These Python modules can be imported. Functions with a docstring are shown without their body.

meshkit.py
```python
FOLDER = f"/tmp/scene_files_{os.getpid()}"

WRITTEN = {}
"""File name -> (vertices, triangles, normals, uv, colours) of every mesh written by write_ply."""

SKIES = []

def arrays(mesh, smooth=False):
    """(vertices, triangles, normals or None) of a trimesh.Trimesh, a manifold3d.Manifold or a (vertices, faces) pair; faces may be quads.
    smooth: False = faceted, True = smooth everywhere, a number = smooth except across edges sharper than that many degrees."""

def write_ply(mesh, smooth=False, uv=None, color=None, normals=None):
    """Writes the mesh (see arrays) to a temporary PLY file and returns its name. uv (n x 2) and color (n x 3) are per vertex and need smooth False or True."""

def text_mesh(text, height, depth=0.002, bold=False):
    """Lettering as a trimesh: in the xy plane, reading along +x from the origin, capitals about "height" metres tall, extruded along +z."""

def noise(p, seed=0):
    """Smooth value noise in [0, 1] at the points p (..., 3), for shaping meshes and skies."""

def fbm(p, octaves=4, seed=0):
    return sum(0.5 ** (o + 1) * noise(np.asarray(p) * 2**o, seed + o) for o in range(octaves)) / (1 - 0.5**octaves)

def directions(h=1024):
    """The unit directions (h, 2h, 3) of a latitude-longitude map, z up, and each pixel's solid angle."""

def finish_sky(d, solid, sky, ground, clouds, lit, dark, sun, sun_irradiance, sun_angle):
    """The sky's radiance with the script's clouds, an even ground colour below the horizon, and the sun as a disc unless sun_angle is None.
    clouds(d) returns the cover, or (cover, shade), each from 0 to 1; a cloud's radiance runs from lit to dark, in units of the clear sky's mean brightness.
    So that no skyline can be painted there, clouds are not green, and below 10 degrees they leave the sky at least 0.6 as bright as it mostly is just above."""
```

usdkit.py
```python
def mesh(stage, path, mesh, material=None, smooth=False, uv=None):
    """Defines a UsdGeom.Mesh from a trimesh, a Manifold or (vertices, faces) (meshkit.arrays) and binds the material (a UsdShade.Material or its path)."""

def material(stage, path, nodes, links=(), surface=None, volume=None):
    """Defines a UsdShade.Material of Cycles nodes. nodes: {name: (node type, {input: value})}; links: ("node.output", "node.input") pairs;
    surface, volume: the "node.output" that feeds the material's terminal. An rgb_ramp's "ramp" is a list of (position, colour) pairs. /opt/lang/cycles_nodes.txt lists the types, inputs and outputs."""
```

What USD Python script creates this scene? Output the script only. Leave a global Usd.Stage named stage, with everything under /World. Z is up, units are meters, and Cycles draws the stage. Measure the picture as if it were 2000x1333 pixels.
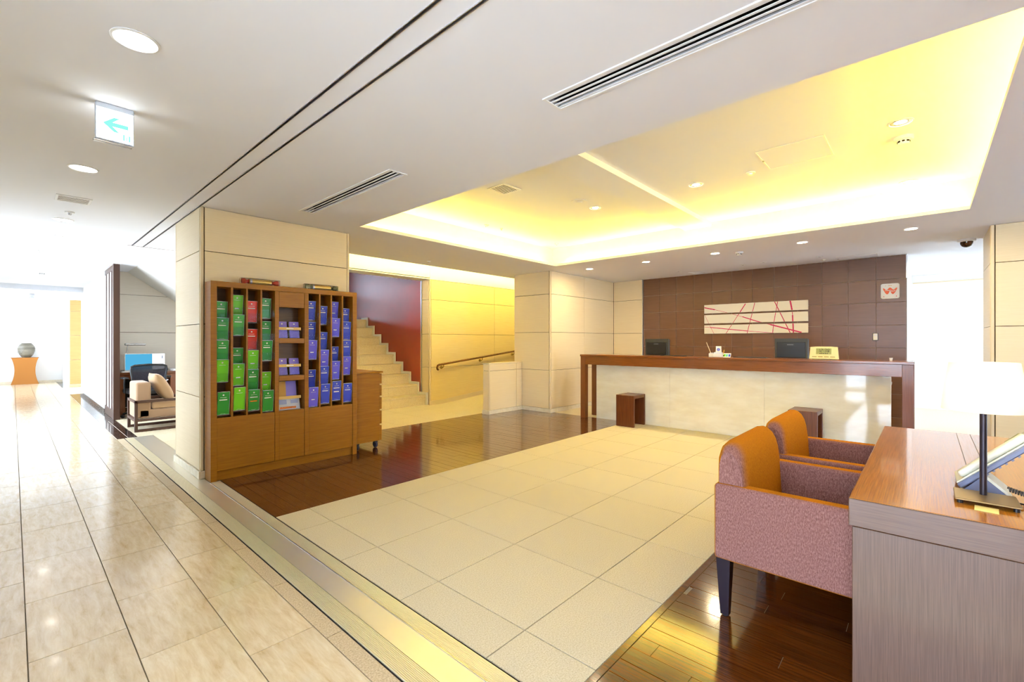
import math, random
import numpy as np, trimesh, usdkit, meshkit
from shapely.geometry import Polygon, LineString, box as sbox, Point
from shapely import union_all
from pxr import Usd, UsdGeom, UsdLux, UsdShade, Gf, Sdf

stage = Usd.Stage.CreateInMemory()
UsdGeom.SetStageUpAxis(stage, 'Z'); UsdGeom.SetStageMetersPerUnit(stage, 1.0)
UsdGeom.Xform.Define(stage, '/World'); UsdGeom.Scope.Define(stage, '/World/Looks')
rnd = random.Random(7)

# ------------------------------------------------------------------ camera, sky, exposure
EXPOSURE = 0.76
cam = UsdGeom.Camera.Define(stage, '/World/Camera')
th = math.radians(42.35); c_, s_ = math.cos(th), math.sin(th)
cam.AddTransformOp().Set(Gf.Matrix4d(s_, -c_, 0, 0, 0, 0, 1, 0, -c_, -s_, 0, 0, 0, 0, 1.275, 1))
cam.CreateFocalLengthAttr(16.0); cam.CreateHorizontalApertureAttr(36.0); cam.CreateVerticalApertureAttr(24.0)
cam.CreateClippingRangeAttr(Gf.Vec2f(0.05, 200.0)); cam.CreateExposureAttr(EXPOSURE)
SKY = 3.0
dome = UsdLux.DomeLight.Define(stage, '/World/sky'); dome.CreateColorAttr(Gf.Vec3f(0.82, 0.94, 1.18)); dome.CreateIntensityAttr(SKY)
COVE, COVE2, DOWN, DESKLAMP, LENS, SIGNGLOW = 74.0, 175.0, 85.0, 40.0, 13.0, 4.0   # lamp strengths
WARM = (1.0, 0.70, 0.08)
C = 2.52                                                    # ceiling height

# ------------------------------------------------------------------ helpers
def lin(c): 
    c = c / 255.0
    return c / 12.92 if c < 0.04045 else ((c + 0.055) / 1.055) ** 2.4
def S(r, g, b): return (lin(r), lin(g), lin(b))
def scl(c, k): return tuple(min(1, x * k) for x in c)
M = {}
def mat(name, nodes, links, surface): M[name] = usdkit.material(stage, '/World/Looks/' + name, nodes, links, surface); return M[name]
def plain(name, col, rough=0.5, **kw):
    return mat(name, {'p': ('principled_bsdf', dict(base_color=col, roughness=rough, **kw))}, [], 'p.BSDF')
def emit(name, col, k): return mat(name, {'e': ('emission', dict(color=col, strength=k))}, [], 'e.emission')
def grain(name, c1, c2, scale, rough=0.4, vary=0.0, detail=4.0, bump=0.0, lo=0.35, hi=0.65, obj=False, **kw):
    """noise stretched into grain; vary: brightness change from piece to piece"""
    src = ('texture_coordinate', {}) if obj else ('geometry', {})
    out = 'g.object' if obj else 'g.position'
    nodes = {'g': src, 'm': ('mapping', dict(scale=scale)), 'n': ('noise_texture', dict(scale=1.0, detail=detail, roughness=0.6)),
             'r': ('rgb_ramp', {'ramp': [(lo, c1), (hi, c2)]}), 'p': ('principled_bsdf', dict(roughness=rough, **kw))}
    links = [(out, 'm.vector'), ('m.vector', 'n.vector'), ('n.fac', 'r.fac')]
    if vary:
        nodes.update({'o': ('object_info', {}), 'v': ('map_range', dict(from_min=0.0, from_max=1.0, to_min=1 - vary, to_max=1 + vary)), 'h': ('hsv', dict(saturation=1.0))})
        links += [('o.random', 'v.value'), ('v.result', 'h.value'), ('r.color', 'h.color'), ('h.color', 'p.base_color')]
    else: links.append(('r.color', 'p.base_color'))
    if bump:
        nodes['b'] = ('bump', dict(strength=bump, distance=0.002)); links += [('n.fac', 'b.height'), ('b.normal', 'p.normal')]
    return mat(name, nodes, links, 'p.BSDF')
def glass(name, col=(1, 1, 1), rough=0.02, ior=1.45):
    return mat(name, {'t': ('transparent_bsdf', dict(color=col)), 'g': ('glossy_bsdf', dict(color=(1, 1, 1), roughness=rough)), 'f': ('fresnel', dict(IOR=ior)),
                      'x': ('mix_closure', {})}, [('f.fac', 'x.fac'), ('t.BSDF', 'x.closure1'), ('g.BSDF', 'x.closure2')], 'x.closure')

def box(x0, x1, y0, y1, z0, z1):
    v = np.array([(x, y, z) for x in (x0, x1) for y in (y0, y1) for z in (z0, z1)], float)
    f = np.array([(0, 1, 3), (0, 3, 2), (4, 6, 7), (4, 7, 5), (0, 4, 5), (0, 5, 1), (2, 3, 7), (2, 7, 6), (0, 2, 6), (0, 6, 4), (1, 5, 7), (1, 7, 3)])
    return trimesh.Trimesh(v, f, process=False)
def hull(p): return trimesh.convex.convex_hull(np.asarray(p, float))
def cbox(x0, x1, y0, y1, z0, z1, r=0.003):
    """box with chamfered edges"""
    r = min(r, (x1 - x0) * .45, (y1 - y0) * .45, (z1 - z0) * .45); p = []
    for x, sx in ((x0, 1), (x1, -1)):
        for y, sy in ((y0, 1), (y1, -1)):
            for z, sz in ((z0, 1), (z1, -1)):
                p += [(x, y + sy * r, z + sz * r), (x + sx * r, y, z + sz * r), (x + sx * r, y + sy * r, z)]
    return hull(p)
_ball = trimesh.creation.icosphere(2, 1.0).vertices
def rbox(x0, x1, y0, y1, z0, z1, r):
    r = min(r, (x1 - x0) * .49, (y1 - y0) * .49, (z1 - z0) * .49)
    return hull(np.concatenate([_ball * r + (x, y, z) for x in (x0 + r, x1 - r) for y in (y0 + r, y1 - r) for z in (z0 + r, z1 - r)]))
def prism(poly, axis, a, b):
    """shapely polygon in the two other axes (in order x,y,z) extruded along axis from a to b"""
    poly = poly if hasattr(poly, 'geoms') or hasattr(poly, 'exterior') else Polygon(poly)
    ms = [trimesh.creation.extrude_polygon(g, b - a, engine='earcut') for g in getattr(poly, 'geoms', [poly]) if g.area > 1e-9]
    m = trimesh.util.concatenate(ms); v = m.vertices.copy(); w = v.copy()
    if axis == 'z': w = v + (0, 0, a)
    elif axis == 'x': w = np.stack([v[:, 2] + a, v[:, 0], v[:, 1]], 1)
    else: w = np.stack([v[:, 0], v[:, 2] + a, v[:, 1]], 1)
    f = m.faces if axis != 'y' else m.faces[:, ::-1]
    return trimesh.Trimesh(w, f, process=False)
def tube(pts, r, n=10):
    from trimesh import Trimesh
    p = np.asarray(pts, float); t = np.gradient(p, axis=0); t /= np.linalg.norm(t, axis=1, keepdims=True) + 1e-12
    up = np.array([0, 0, 1.0]) if abs(t[0, 2]) < .9 else np.array([1.0, 0, 0]); A = []
    a = np.cross(t[0], up); a /= np.linalg.norm(a)
    for k in range(len(p)):
        a = a - t[k] * (a @ t[k]); a /= np.linalg.norm(a) + 1e-12; A.append(a.copy())
    A = np.array(A); B = np.cross(t, A); ang = np.arange(n) * 2 * np.pi / n; rr = np.broadcast_to(r, (len(p),))
    v = p[:, None] + rr[:, None, None] * (np.cos(ang)[None, :, None] * A[:, None] + np.sin(ang)[None, :, None] * B[:, None])
    f = []
    for i in range(len(p) - 1):
        for j in range(n):
            k = (j + 1) % n; a0, b0, c0, d0 = i * n + j, i * n + k, (i + 1) * n + k, (i + 1) * n + j
            f += [(a0, b0, c0), (a0, c0, d0)]
    v = v.reshape(-1, 3); L = len(v); v = np.vstack([v, p[0], p[-1]])
    for j in range(n):
        k = (j + 1) % n; f += [(L, k, j), (L + 1, (len(p) - 1) * n + j, (len(p) - 1) * n + k)]
    return Trimesh(v, np.array(f), process=False)
def lathe(prof, n=32, at=(0, 0, 0)):
    """(radius, z) profile turned about z; closed where the radius is 0"""
    prof = np.asarray(prof, float); ang = np.arange(n) * 2 * np.pi / n
    v = np.stack([prof[:, None, 0] * np.cos(ang), prof[:, None, 0] * np.sin(ang), np.repeat(prof[:, 1:2], n, 1)], -1).reshape(-1, 3)
    f = []
    for i in range(len(prof) - 1):
        for j in range(n):
            k = (j + 1) % n; a0, b0, c0, d0 = i * n + j, i * n + k, (i + 1) * n + k, (i + 1) * n + j
            f += [(a0, b0, c0), (a0, c0, d0)]
    m = trimesh.Trimesh(v + np.asarray(at), np.array(f), process=False); m.merge_vertices(); m.update_faces(m.nondegenerate_faces()); return m
def disc(x, y, z, r, h, n=28): return lathe([(0, z), (r, z), (r, z + h), (0, z + h)], n, (x, y, 0))
def cat(*ms): return trimesh.util.concatenate([m for m in ms])
def tf(m, R=None, t=(0, 0, 0)):
    m = m.copy(); v = m.vertices
    if R is not None: v = v @ np.asarray(R).T
    m.vertices = v + np.asarray(t); return m
def rot(axis, deg):
    return trimesh.transformations.rotation_matrix(math.radians(deg), dict(x=[1, 0, 0], y=[0, 1, 0], z=[0, 0, 1])[axis])[:3, :3]

used = {}
def numbered(parent, name):
    k = used.get((parent, name), 0); used[(parent, name)] = k + 1
    return name if k == 0 else f'{name}_{k:03d}'
def path_of(parent): return '/World' if parent is None else str(parent.GetPath())
def obj(name, mesh, m, parent=None, smooth=False, label=None, kind=None):
    pp = path_of(parent); o = usdkit.mesh(stage, pp + '/' + numbered(pp, name), mesh, M[m] if isinstance(m, str) else m, smooth).GetPrim()
    if label: o.SetCustomDataByKey('label', label)
    if kind: o.SetCustomDataByKey('kind', kind)
    return o
def tag(o, label=None, category=None, group=None, kind=None):
    for k, v in (('label', label), ('category', category), ('group', group), ('kind', kind)):
        if v: o.SetCustomDataByKey(k, v)
    return o
def thing(name, label, category, loc=(0, 0, 0), rotz=0, group=None, kind=None, tilt=0):
    x = UsdGeom.Xform.Define(stage, '/World/' + numbered('/World', name)); x.AddTranslateOp().Set(Gf.Vec3d(*map(float, loc)))
    if rotz: x.AddRotateZOp().Set(float(rotz))
    if tilt: x.AddRotateXOp().Set(float(tilt))
    return tag(x.GetPrim(), label, category, group, kind)
def dup(src, label, loc, rotz=0, group=None):
    was = src.GetCustomData(); name = src.GetName()
    r = thing(name, label, was['category'], loc, rotz, group or was.get('group'))
    r.GetReferences().AddInternalReference(src.GetPath()); r.SetInstanceable(True); return r
def struct(name, label, category):
    return thing(name, label, category, kind='structure')

# ------------------------------------------------------------------ materials
plain('ceiling_paint', S(235, 236, 242), 0.85)
plain('white_paint', S(238, 236, 230), 0.7)
plain('slot_back', S(70, 68, 84), 0.7)
plain('reveal', S(96, 72, 46), 0.8)
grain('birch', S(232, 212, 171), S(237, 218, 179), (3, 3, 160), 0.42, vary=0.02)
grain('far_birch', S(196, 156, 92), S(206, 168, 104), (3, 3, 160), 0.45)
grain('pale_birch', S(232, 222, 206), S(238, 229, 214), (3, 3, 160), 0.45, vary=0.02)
grain('yellow_lit_birch', S(234, 208, 144), S(241, 218, 158), (3, 3, 160), 0.4, vary=0.02)  # birch copy yellowed, warm cove light put into its colour
plain('birch_edge', S(230, 210, 172), 0.45)
grain('stone_base', S(224, 212, 184), S(236, 226, 202), (14, 14, 14), 0.35)
mat('travertine', {'g': ('geometry', {}), 'o': ('object_info', {}), 'oc': ('combine_xyz', {}), 'ad': ('vector_math', dict(math_type='add')), 'ok': ('math', dict(math_type='multiply', value2=37.0)),
    'm': ('mapping', dict(scale=(34, 6, 1), rotation=(0, 0, 0.12))), 'n': ('noise_texture', dict(scale=1.0, detail=8.0, roughness=0.65, distortion=0.35)),
    'r': ('rgb_ramp', {'ramp': [(0.25, S(196, 168, 126)), (0.4, S(214, 192, 154)), (0.55, S(224, 206, 172)), (0.75, S(234, 222, 196))]}),
    'v': ('map_range', dict(from_min=0.0, from_max=1.0, to_min=0.94, to_max=1.05)), 'h': ('hsv', {}), 'p': ('principled_bsdf', dict(roughness=0.16, specular_ior_level=0.55, coat_weight=0.25, coat_roughness=0.06))},
    [('g.position', 'ad.vector1'), ('o.random', 'ok.value1'), ('ok.value', 'oc.x'), ('ok.value', 'oc.y'), ('oc.vector', 'ad.vector2'), ('ad.vector', 'm.vector'), ('m.vector', 'n.vector'), ('n.fac', 'r.fac'),
     ('o.random', 'v.value'), ('v.result', 'h.value'), ('r.color', 'h.color'), ('h.color', 'p.base_color')], 'p.BSDF')
plain('grout', S(150, 138, 116), 0.9)
def speckle(name, cols, scale, rough, vary=0.02, bump=0.3):
    return mat(name, {'g': ('geometry', {}), 'n': ('noise_texture', dict(scale=scale, detail=3.0, roughness=0.75)), 'r': ('rgb_ramp', {'ramp': cols}), 'o': ('object_info', {}),
        'v': ('map_range', dict(from_min=0.0, from_max=1.0, to_min=1 - vary, to_max=1 + vary)), 'h': ('hsv', {}), 'b': ('bump', dict(strength=bump, distance=0.002)), 'p': ('principled_bsdf', dict(roughness=rough))},
        [('g.position', 'n.vector'), ('n.fac', 'r.fac'), ('o.random', 'v.value'), ('v.result', 'h.value'), ('r.color', 'h.color'), ('h.color', 'p.base_color'), ('n.fac', 'b.height'), ('b.normal', 'p.normal')], 'p.BSDF')
speckle('carpet', [(0.3, S(182, 167, 136)), (0.5, S(204, 192, 162)), (0.7, S(220, 210, 184))], 160.0, 0.95)
speckle('granite', [(0.3, S(160, 140, 110)), (0.5, S(196, 176, 142)), (0.7, S(216, 200, 172))], 140.0, 0.6)
speckle('cream_stone', [(0.3, S(214, 196, 158)), (0.6, S(232, 218, 186))], 60.0, 0.4, bump=0.05)
speckle('stair_stone', [(0.3, S(206, 184, 138)), (0.6, S(222, 204, 164))], 60.0, 0.45, bump=0.05)
grain('floor_wood', S(64, 32, 8), S(98, 52, 14), (110, 4, 110), 0.14, vary=0.22, coat_weight=0.6, coat_roughness=0.08)
grain('walnut_x', S(92, 48, 18), S(116, 64, 28), (4, 200, 200), 0.22, coat_weight=0.35, coat_roughness=0.12)
grain('walnut_y', S(112, 62, 24), S(138, 80, 38), (200, 4, 200), 0.22, coat_weight=0.35, coat_roughness=0.12)
grain('walnut_z', S(110, 60, 28), S(130, 74, 38), (200, 200, 4), 0.3, coat_weight=0.2, coat_roughness=0.15)
grain('desk_lit_x', S(172, 104, 18), S(194, 124, 32), (5, 260, 260), 0.18, coat_weight=0.6, coat_roughness=0.06)  # desk wood with the warm light on the top put into its colour
grain('desk_dim_y', S(88, 59, 40), S(106, 73, 52), (260, 5, 260), 0.25, coat_weight=0.3, coat_roughness=0.15)  # same desk wood, darker and cooler as light leaves the upright faces
grain('desk_dim_z', S(86, 59, 42), S(104, 75, 56), (300, 300, 6), 0.3, coat_weight=0.2, coat_roughness=0.2)  # upright grain of the same dimmed copy
grain('rack_wood', S(142, 90, 8), S(156, 103, 16), (4, 4, 60), 0.4, specular_ior_level=0.3)
grain('rack_side', S(176, 136, 84), S(190, 150, 98), (4, 4, 60), 0.4)
grain('rack_dark', S(84, 56, 30), S(96, 66, 38), (4, 4, 60), 0.45)  # darker rack wood, shade inside the slots put into the colour
grain('brown_tile', S(116, 80, 57), S(122, 85, 62), (4, 4, 40), 0.33, vary=0.05)
plain('tile_grout', S(186, 160, 140), 0.8)
grain('marble', S(230, 220, 194), S(240, 233, 212), (2, 3, 9), 0.06, detail=6.0, coat_weight=0.5, coat_roughness=0.03)
plain('aluminium', S(240, 230, 196), 0.38, metallic=0.7)
plain('aluminium_smooth', S(240, 234, 214), 0.3, metallic=0.7)
plain('steel', S(205, 205, 208), 0.25, metallic=0.9)
plain('dark_gap', S(40, 34, 30), 0.9)
plain('vent_dark', S(22, 18, 20), 0.9)
plain('vent_blade', S(34, 32, 40), 0.5)
plain('vent_frame', S(236, 236, 236), 0.4)
plain('black_plastic', S(24, 24, 26), 0.4)
plain('monitor_back', S(52, 52, 48), 0.45)
plain('monitor_panel', S(30, 30, 30), 0.35)
plain('logo_grey', S(110, 110, 112), 0.4)
plain('clock_body', S(236, 228, 166), 0.35)
plain('clock_lcd', S(168, 170, 108), 0.25)
plain('clock_digit', S(52, 54, 34), 0.5)
plain('clock_button', S(150, 120, 40), 0.4)
plain('paper', S(240, 238, 232), 0.6)
plain('paper_edge', S(226, 230, 240), 0.6)
plain('art_paper', S(238, 228, 206), 0.7)
plain('magenta', S(206, 42, 92), 0.6)
plain('orange_ink', S(240, 98, 42), 0.5)
plain('dark_green_card', S(40, 150, 50), 0.35); plain('bright_green_card', S(112, 208, 22), 0.35); plain('mid_green_card', S(66, 166, 56), 0.35)
plain('red_card', S(232, 54, 16), 0.35); plain('blue_card', S(50, 70, 204), 0.35); plain('violet_card', S(100, 92, 230), 0.35); plain('purple_card', S(134, 118, 226), 0.4)
plain('orange_label', S(244, 132, 20), 0.5)
plain('yellow_card', S(214, 164, 52), 0.45)
plain('beige_strip', S(226, 190, 100), 0.4)
plain('caster', S(40, 42, 66), 0.5)
plain('teal_ink', S(60, 190, 178), 0.5)
plain('sign_housing', S(214, 222, 236), 0.4)
plain('velvet_leg', S(34, 26, 36), 0.3, coat_weight=0.3)
# mohair pile: greyish rose tips seen straight on, golden flanks of the pile seen along the surface
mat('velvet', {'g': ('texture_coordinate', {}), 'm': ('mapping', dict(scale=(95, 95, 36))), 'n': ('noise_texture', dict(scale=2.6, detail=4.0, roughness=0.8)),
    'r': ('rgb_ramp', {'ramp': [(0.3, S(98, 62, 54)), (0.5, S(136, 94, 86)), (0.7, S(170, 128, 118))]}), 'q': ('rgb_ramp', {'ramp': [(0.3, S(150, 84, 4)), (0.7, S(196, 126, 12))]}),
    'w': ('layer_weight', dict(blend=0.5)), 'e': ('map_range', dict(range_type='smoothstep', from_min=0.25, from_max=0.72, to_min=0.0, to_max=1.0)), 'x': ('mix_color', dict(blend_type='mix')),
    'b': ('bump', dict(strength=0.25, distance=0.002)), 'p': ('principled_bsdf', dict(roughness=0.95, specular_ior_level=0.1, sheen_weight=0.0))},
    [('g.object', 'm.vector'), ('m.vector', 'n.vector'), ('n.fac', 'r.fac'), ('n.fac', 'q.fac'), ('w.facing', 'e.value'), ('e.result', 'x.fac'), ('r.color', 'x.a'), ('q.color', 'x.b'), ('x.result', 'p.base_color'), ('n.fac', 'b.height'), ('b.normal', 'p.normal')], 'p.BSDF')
grain('red_lacquer', S(140, 30, 18), S(160, 46, 30), (0.8, 0.8, 0.8), 0.4, coat_weight=0.5, coat_roughness=0.3)
plain('rail_wood', S(104, 62, 18), 0.3); plain('brass', S(190, 160, 90), 0.3, metallic=0.9)
plain('sofa_fabric', S(172, 138, 104), 0.9, sheen_weight=0.3); plain('sofa_cushion', S(184, 148, 106), 0.9, sheen_weight=0.3)
plain('sofa_frame', S(76, 48, 34), 0.4)
plain('screen_wood', S(72, 46, 34), 0.35)
grain('screen_panel', S(196, 186, 174), S(214, 206, 196), (3, 3, 30), 0.35)
mat('chair_mesh', {'p': ('principled_bsdf', dict(base_color=S(30, 32, 44), roughness=0.7)), 't': ('transparent_bsdf', {}), 'x': ('mix_closure', dict(fac=0.25))},
    [('p.BSDF', 'x.closure1'), ('t.BSDF', 'x.closure2')], 'x.closure')
emit('screen_cyan', S(84, 178, 222), 0.62); emit('screen_white', (0.94, 0.96, 1.0), 1.1); plain('screen_text', S(190, 200, 226), 0.6)
plain('pedestal_wood', S(168, 106, 36), 0.45)
grain('vase_glaze', S(84, 76, 60), S(142, 134, 116), (2, 2, 26), 0.3, obj=True)
plain('dark_stone', S(70, 56, 48), 0.1)
plain('light_line', S(206, 196, 180), 0.4)
plain('lamp_metal', S(52, 46, 54), 0.35, metallic=0.6); plain('lamp_base_metal', S(150, 126, 84), 0.35, metallic=0.7)
mat('lamp_shade_cloth', {'d': ('diffuse_bsdf', dict(color=S(246, 240, 228))), 't': ('translucent_bsdf', dict(color=S(250, 240, 222))), 'x': ('mix_closure', dict(fac=0.55))},
    [('d.BSDF', 'x.closure1'), ('t.BSDF', 'x.closure2')], 'x.closure')
emit('desk_bulb', (1.0, 0.88, 0.66), DESKLAMP)
emit('cove_glow', WARM, COVE); emit('cove_glow_stair', (1.0, 0.78, 0.20), COVE2); emit('downlight_glow', (1.0, 0.84, 0.55), DOWN); emit('desk_downlight_glow', (1.0, 0.82, 0.48), DOWN * 3.4); emit('corridor_glow', (1.0, 0.96, 0.86), LENS); emit('alcove_fill_glow', (1.0, 0.96, 0.88), LENS * 11)  # the last glow drives the added alcove downlight
emit('sign_face', (0.94, 1.0, 1.0), SIGNGLOW)
plain('phone_grey', S(104, 112, 140), 0.4); plain('phone_light', S(206, 206, 190), 0.4); plain('cord_grey', S(64, 58, 54), 0.5)
plain('postit', S(246, 226, 140), 0.6)
glass('acrylic', (0.93, 0.95, 1.0), 0.2, 1.12); glass('window_glass', (0.97, 0.99, 0.99), 0.0, 1.45); glass('cellophane', (0.97, 0.98, 1.0), 0.05, 1.5)
plain('gold_foil', S(236, 196, 92), 0.3, metallic=0.6); plain('red_foil', S(206, 60, 26), 0.35); plain('olive_foil', S(110, 112, 50), 0.4); plain('silver_foil', S(190, 190, 200), 0.3, metallic=0.6)
plain('paving', S(226, 224, 218), 0.8); plain('frame_metal', S(150, 150, 152), 0.35, metallic=0.7)
plain('camera_dome', S(60, 34, 30), 0.12, coat_weight=0.6)

# ------------------------------------------------------------------ the floor
floor = struct('floor', 'lobby floor of travertine tiles, beige carpet tiles, dark planks and cream stone', 'floor')
obj('underlay', box(-1.7, 12.2, -4.1, 20.2, -0.14, -0.006), 'grout', floor)
G = 0.0022
def slab(x0, x1, y0, y1, top=0.0, g=G): return box(x0 + g, x1 - g, y0 + g, y1 - g, -0.02, top)
rest = []
xs = [-1.66, -1.36, -1.06, -0.76, -0.46, -0.26, 0.04, 0.343, 0.645, 0.905]
for i in range(len(xs) - 1):
    y = -4.0 + (0.302 if (i % 2) else 0.0) + 0.0125
    while y < 20.0:
        y1 = y + 0.6012; t = slab(xs[i], xs[i + 1], y, min(y1, 20.0), top=rnd.uniform(-.0006, 0))
        if i >= 5 and 0.7 < y < 11.5: obj('floor_tile', t, 'travertine', floor)
        else: rest.append(t)
        y = y1
obj('far_floor_tiles', cat(*rest), 'travertine', floor, kind='stuff')
y = 0.70
rest = [slab(0.905, 0.98, -4.0, 0.70)]
while y < 7.7:
    obj('border_stone', slab(0.905, 0.98, y, min(y + 0.6012, 7.75)), 'granite', floor); y += 0.6012
# carpet tiles
cx = [1.281, 1.52, 2.121, 2.722, 3.323, 3.924, 4.525, 5.126, 5.727, 6.328, 6.518]; cy = [0.945, 1.309, 1.912, 2.513, 3.116, 3.483]
for i in range(len(cx) - 1):
    for j in range(len(cy) - 1): obj('carpet_tile', slab(cx[i], cx[i + 1], cy[j], cy[j + 1], g=0.003, top=-0.0005 * rnd.random()), 'carpet', floor)
# dark planks, laid along y
def planks(x0, x1, y0, y1, single, seed, length=0.92):
    r = random.Random(seed); x = x0; rest = []
    while x < x1 - 0.01:
        xe = min(x + 0.091, x1); y = y0 - r.uniform(0, length)
        while y < y1 - 1e-6:
            ye = y + length * r.uniform(.85, 1.1); a, b = max(y, y0), min(ye, y1)
            if b - a > 0.02:
                m = slab(x, xe, a, b, top=-r.uniform(0, .0012), g=0.0013)
                if single(x, (a + b) / 2): obj('plank', m, 'floor_wood', floor)
                else: rest.append(m)
            y = ye
        x = xe
    if rest: obj('far_planks', cat(*rest), 'floor_wood', floor, kind='stuff')
obj('border_plank', slab(1.281, 6.5, 0.912, 0.945), 'floor_wood', floor)
planks(1.281, 8.65, -4.0, 0.912, lambda x, y: x < 2.6 and y > -0.6, 3)
planks(1.281, 6.52, 3.483, 5.80, lambda x, y: not (1.3 < x < 2.55 and y > 4.95), 5)
# cream stone: stair hall, alcove with the desk, passage behind the front desk
def stones(x0, x1, y0, y1, sx, sy, m, single=lambda x, y: True):
    nx, ny = max(1, round((x1 - x0) / sx)), max(1, round((y1 - y0) / sy)); rest = []
    for i in range(nx):
        for j in range(ny):
            t = slab(x0 + (x1 - x0) * i / nx, x0 + (x1 - x0) * (i + 1) / nx, y0 + (y1 - y0) * j / ny, y0 + (y1 - y0) * (j + 1) / ny)
            if single(x0 + (x1 - x0) * (i + .5) / nx, 0): obj('stone_slab', t, m, floor)
            else: rest.append(t)
    if rest: obj('hidden_stone_slabs', cat(*rest), m, floor, kind='stuff')
stones(2.63, 5.9, 5.80, 7.42, 0.6, 0.6, 'cream_stone')
stones(1.281, 2.6, 5.90, 7.75, 0.45, 0.6, 'cream_stone')
stones(1.12, 2.6, 7.75, 10.65, 0.6, 0.6, 'cream_stone')
stones(6.52, 8.65, 0.912, 4.95, 0.6, 0.6, 'cream_stone', lambda x, y: False)  # unseen floor behind the counter, made pale to bounce light upward
stones(8.65, 11.6, -4.0, 0.22, 3.0, 4.3, 'cream_stone')
stones(0.905, 1.3, 15.1, 17.4, 0.4, 0.6, 'cream_stone')
obj('ramp', prism([(5.9, -0.02), (9.2, -0.02), (9.2, 0.27), (5.9, 0.0)], 'y', 5.74, 7.30), 'cream_stone', floor)
for k in range(13):
    obj('dark_border_stone', slab(0.905, 1.12 if k < 1 else 1.11, 7.75 + k * 0.6, min(7.75 + (k + 1) * 0.6, 15.1)), 'dark_stone', floor)
obj('border_line', cat(box(1.02, 1.026, 7.75, 9.6, -.01, .0006), box(0.905, 0.912, 7.75, 15.1, -.01, .0006)), 'light_line', floor)
for k in range(4): obj('dark_border_stone', slab(0.905, 1.05, 17.4 + k * .65, 17.4 + (k + 1) * .65), 'dark_stone', floor)

# sliding-shutter sill let into the floor
sill = struct('trim_1', 'ribbed champagne aluminium door sill running along the corridor edge', 'door sill')
def ribs(x0, x1, n, y0, y1):
    w = (x1 - x0) / n; return cat(*[hull([(x0 + w * k + dx, y, z) for y in (y0, y1) for dx, z in ((w * .08, -.01), (w * .92, -.01), (w * .92, 0.001), (w * .75, .0028), (w * .25, .0028), (w * .08, 0.001))]) for k in range(n)])
obj('ribbed_strip', ribs(0.987, 1.072, 12, -4, 7.75), 'aluminium', sill)
obj('smooth_plate', cat(box(1.074, 1.165, -4, 7.75, -.01, 0.0012), box(1.165, 1.19, -4, 4.93, -.01, .0012)), 'aluminium_smooth', sill)
obj('bright_edge', box(1.19, 1.1955, -4, 4.75, -.01, 0.004), 'steel', sill)
obj('ribbed_strip', ribs(1.1975, 1.272, 11, -4, 4.75), 'aluminium', sill)
obj('plain_strip', cat(box(1.165, 1.277, 5.93, 7.75, -.01, .0012)), 'aluminium_smooth', sill)
obj('dark_joint', cat(box(0.98, 0.987, -4, 7.75, -.012, -.003), box(1.273, 1.281, -4, 4.76, -.012, -.003)), 'dark_gap', sill)

# ------------------------------------------------------------------ the ceiling
ceil = struct('ceiling', 'pale plaster ceiling with a raised lit tray over the lobby', 'ceiling')
TX0, TX1, TY0, TY1 = 2.54, 6.08, -0.30, 4.565
main = sbox(-1.7, -4.1, 12.2, 14.6)
holes = [sbox(TX0, TY0, TX1, TY1), sbox(2.66, 6.07, 9.2, 7.30), sbox(1.395, 7.66, 2.6, 10.66), sbox(2.6, 7.62, 5.60, 12.0)]
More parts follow.
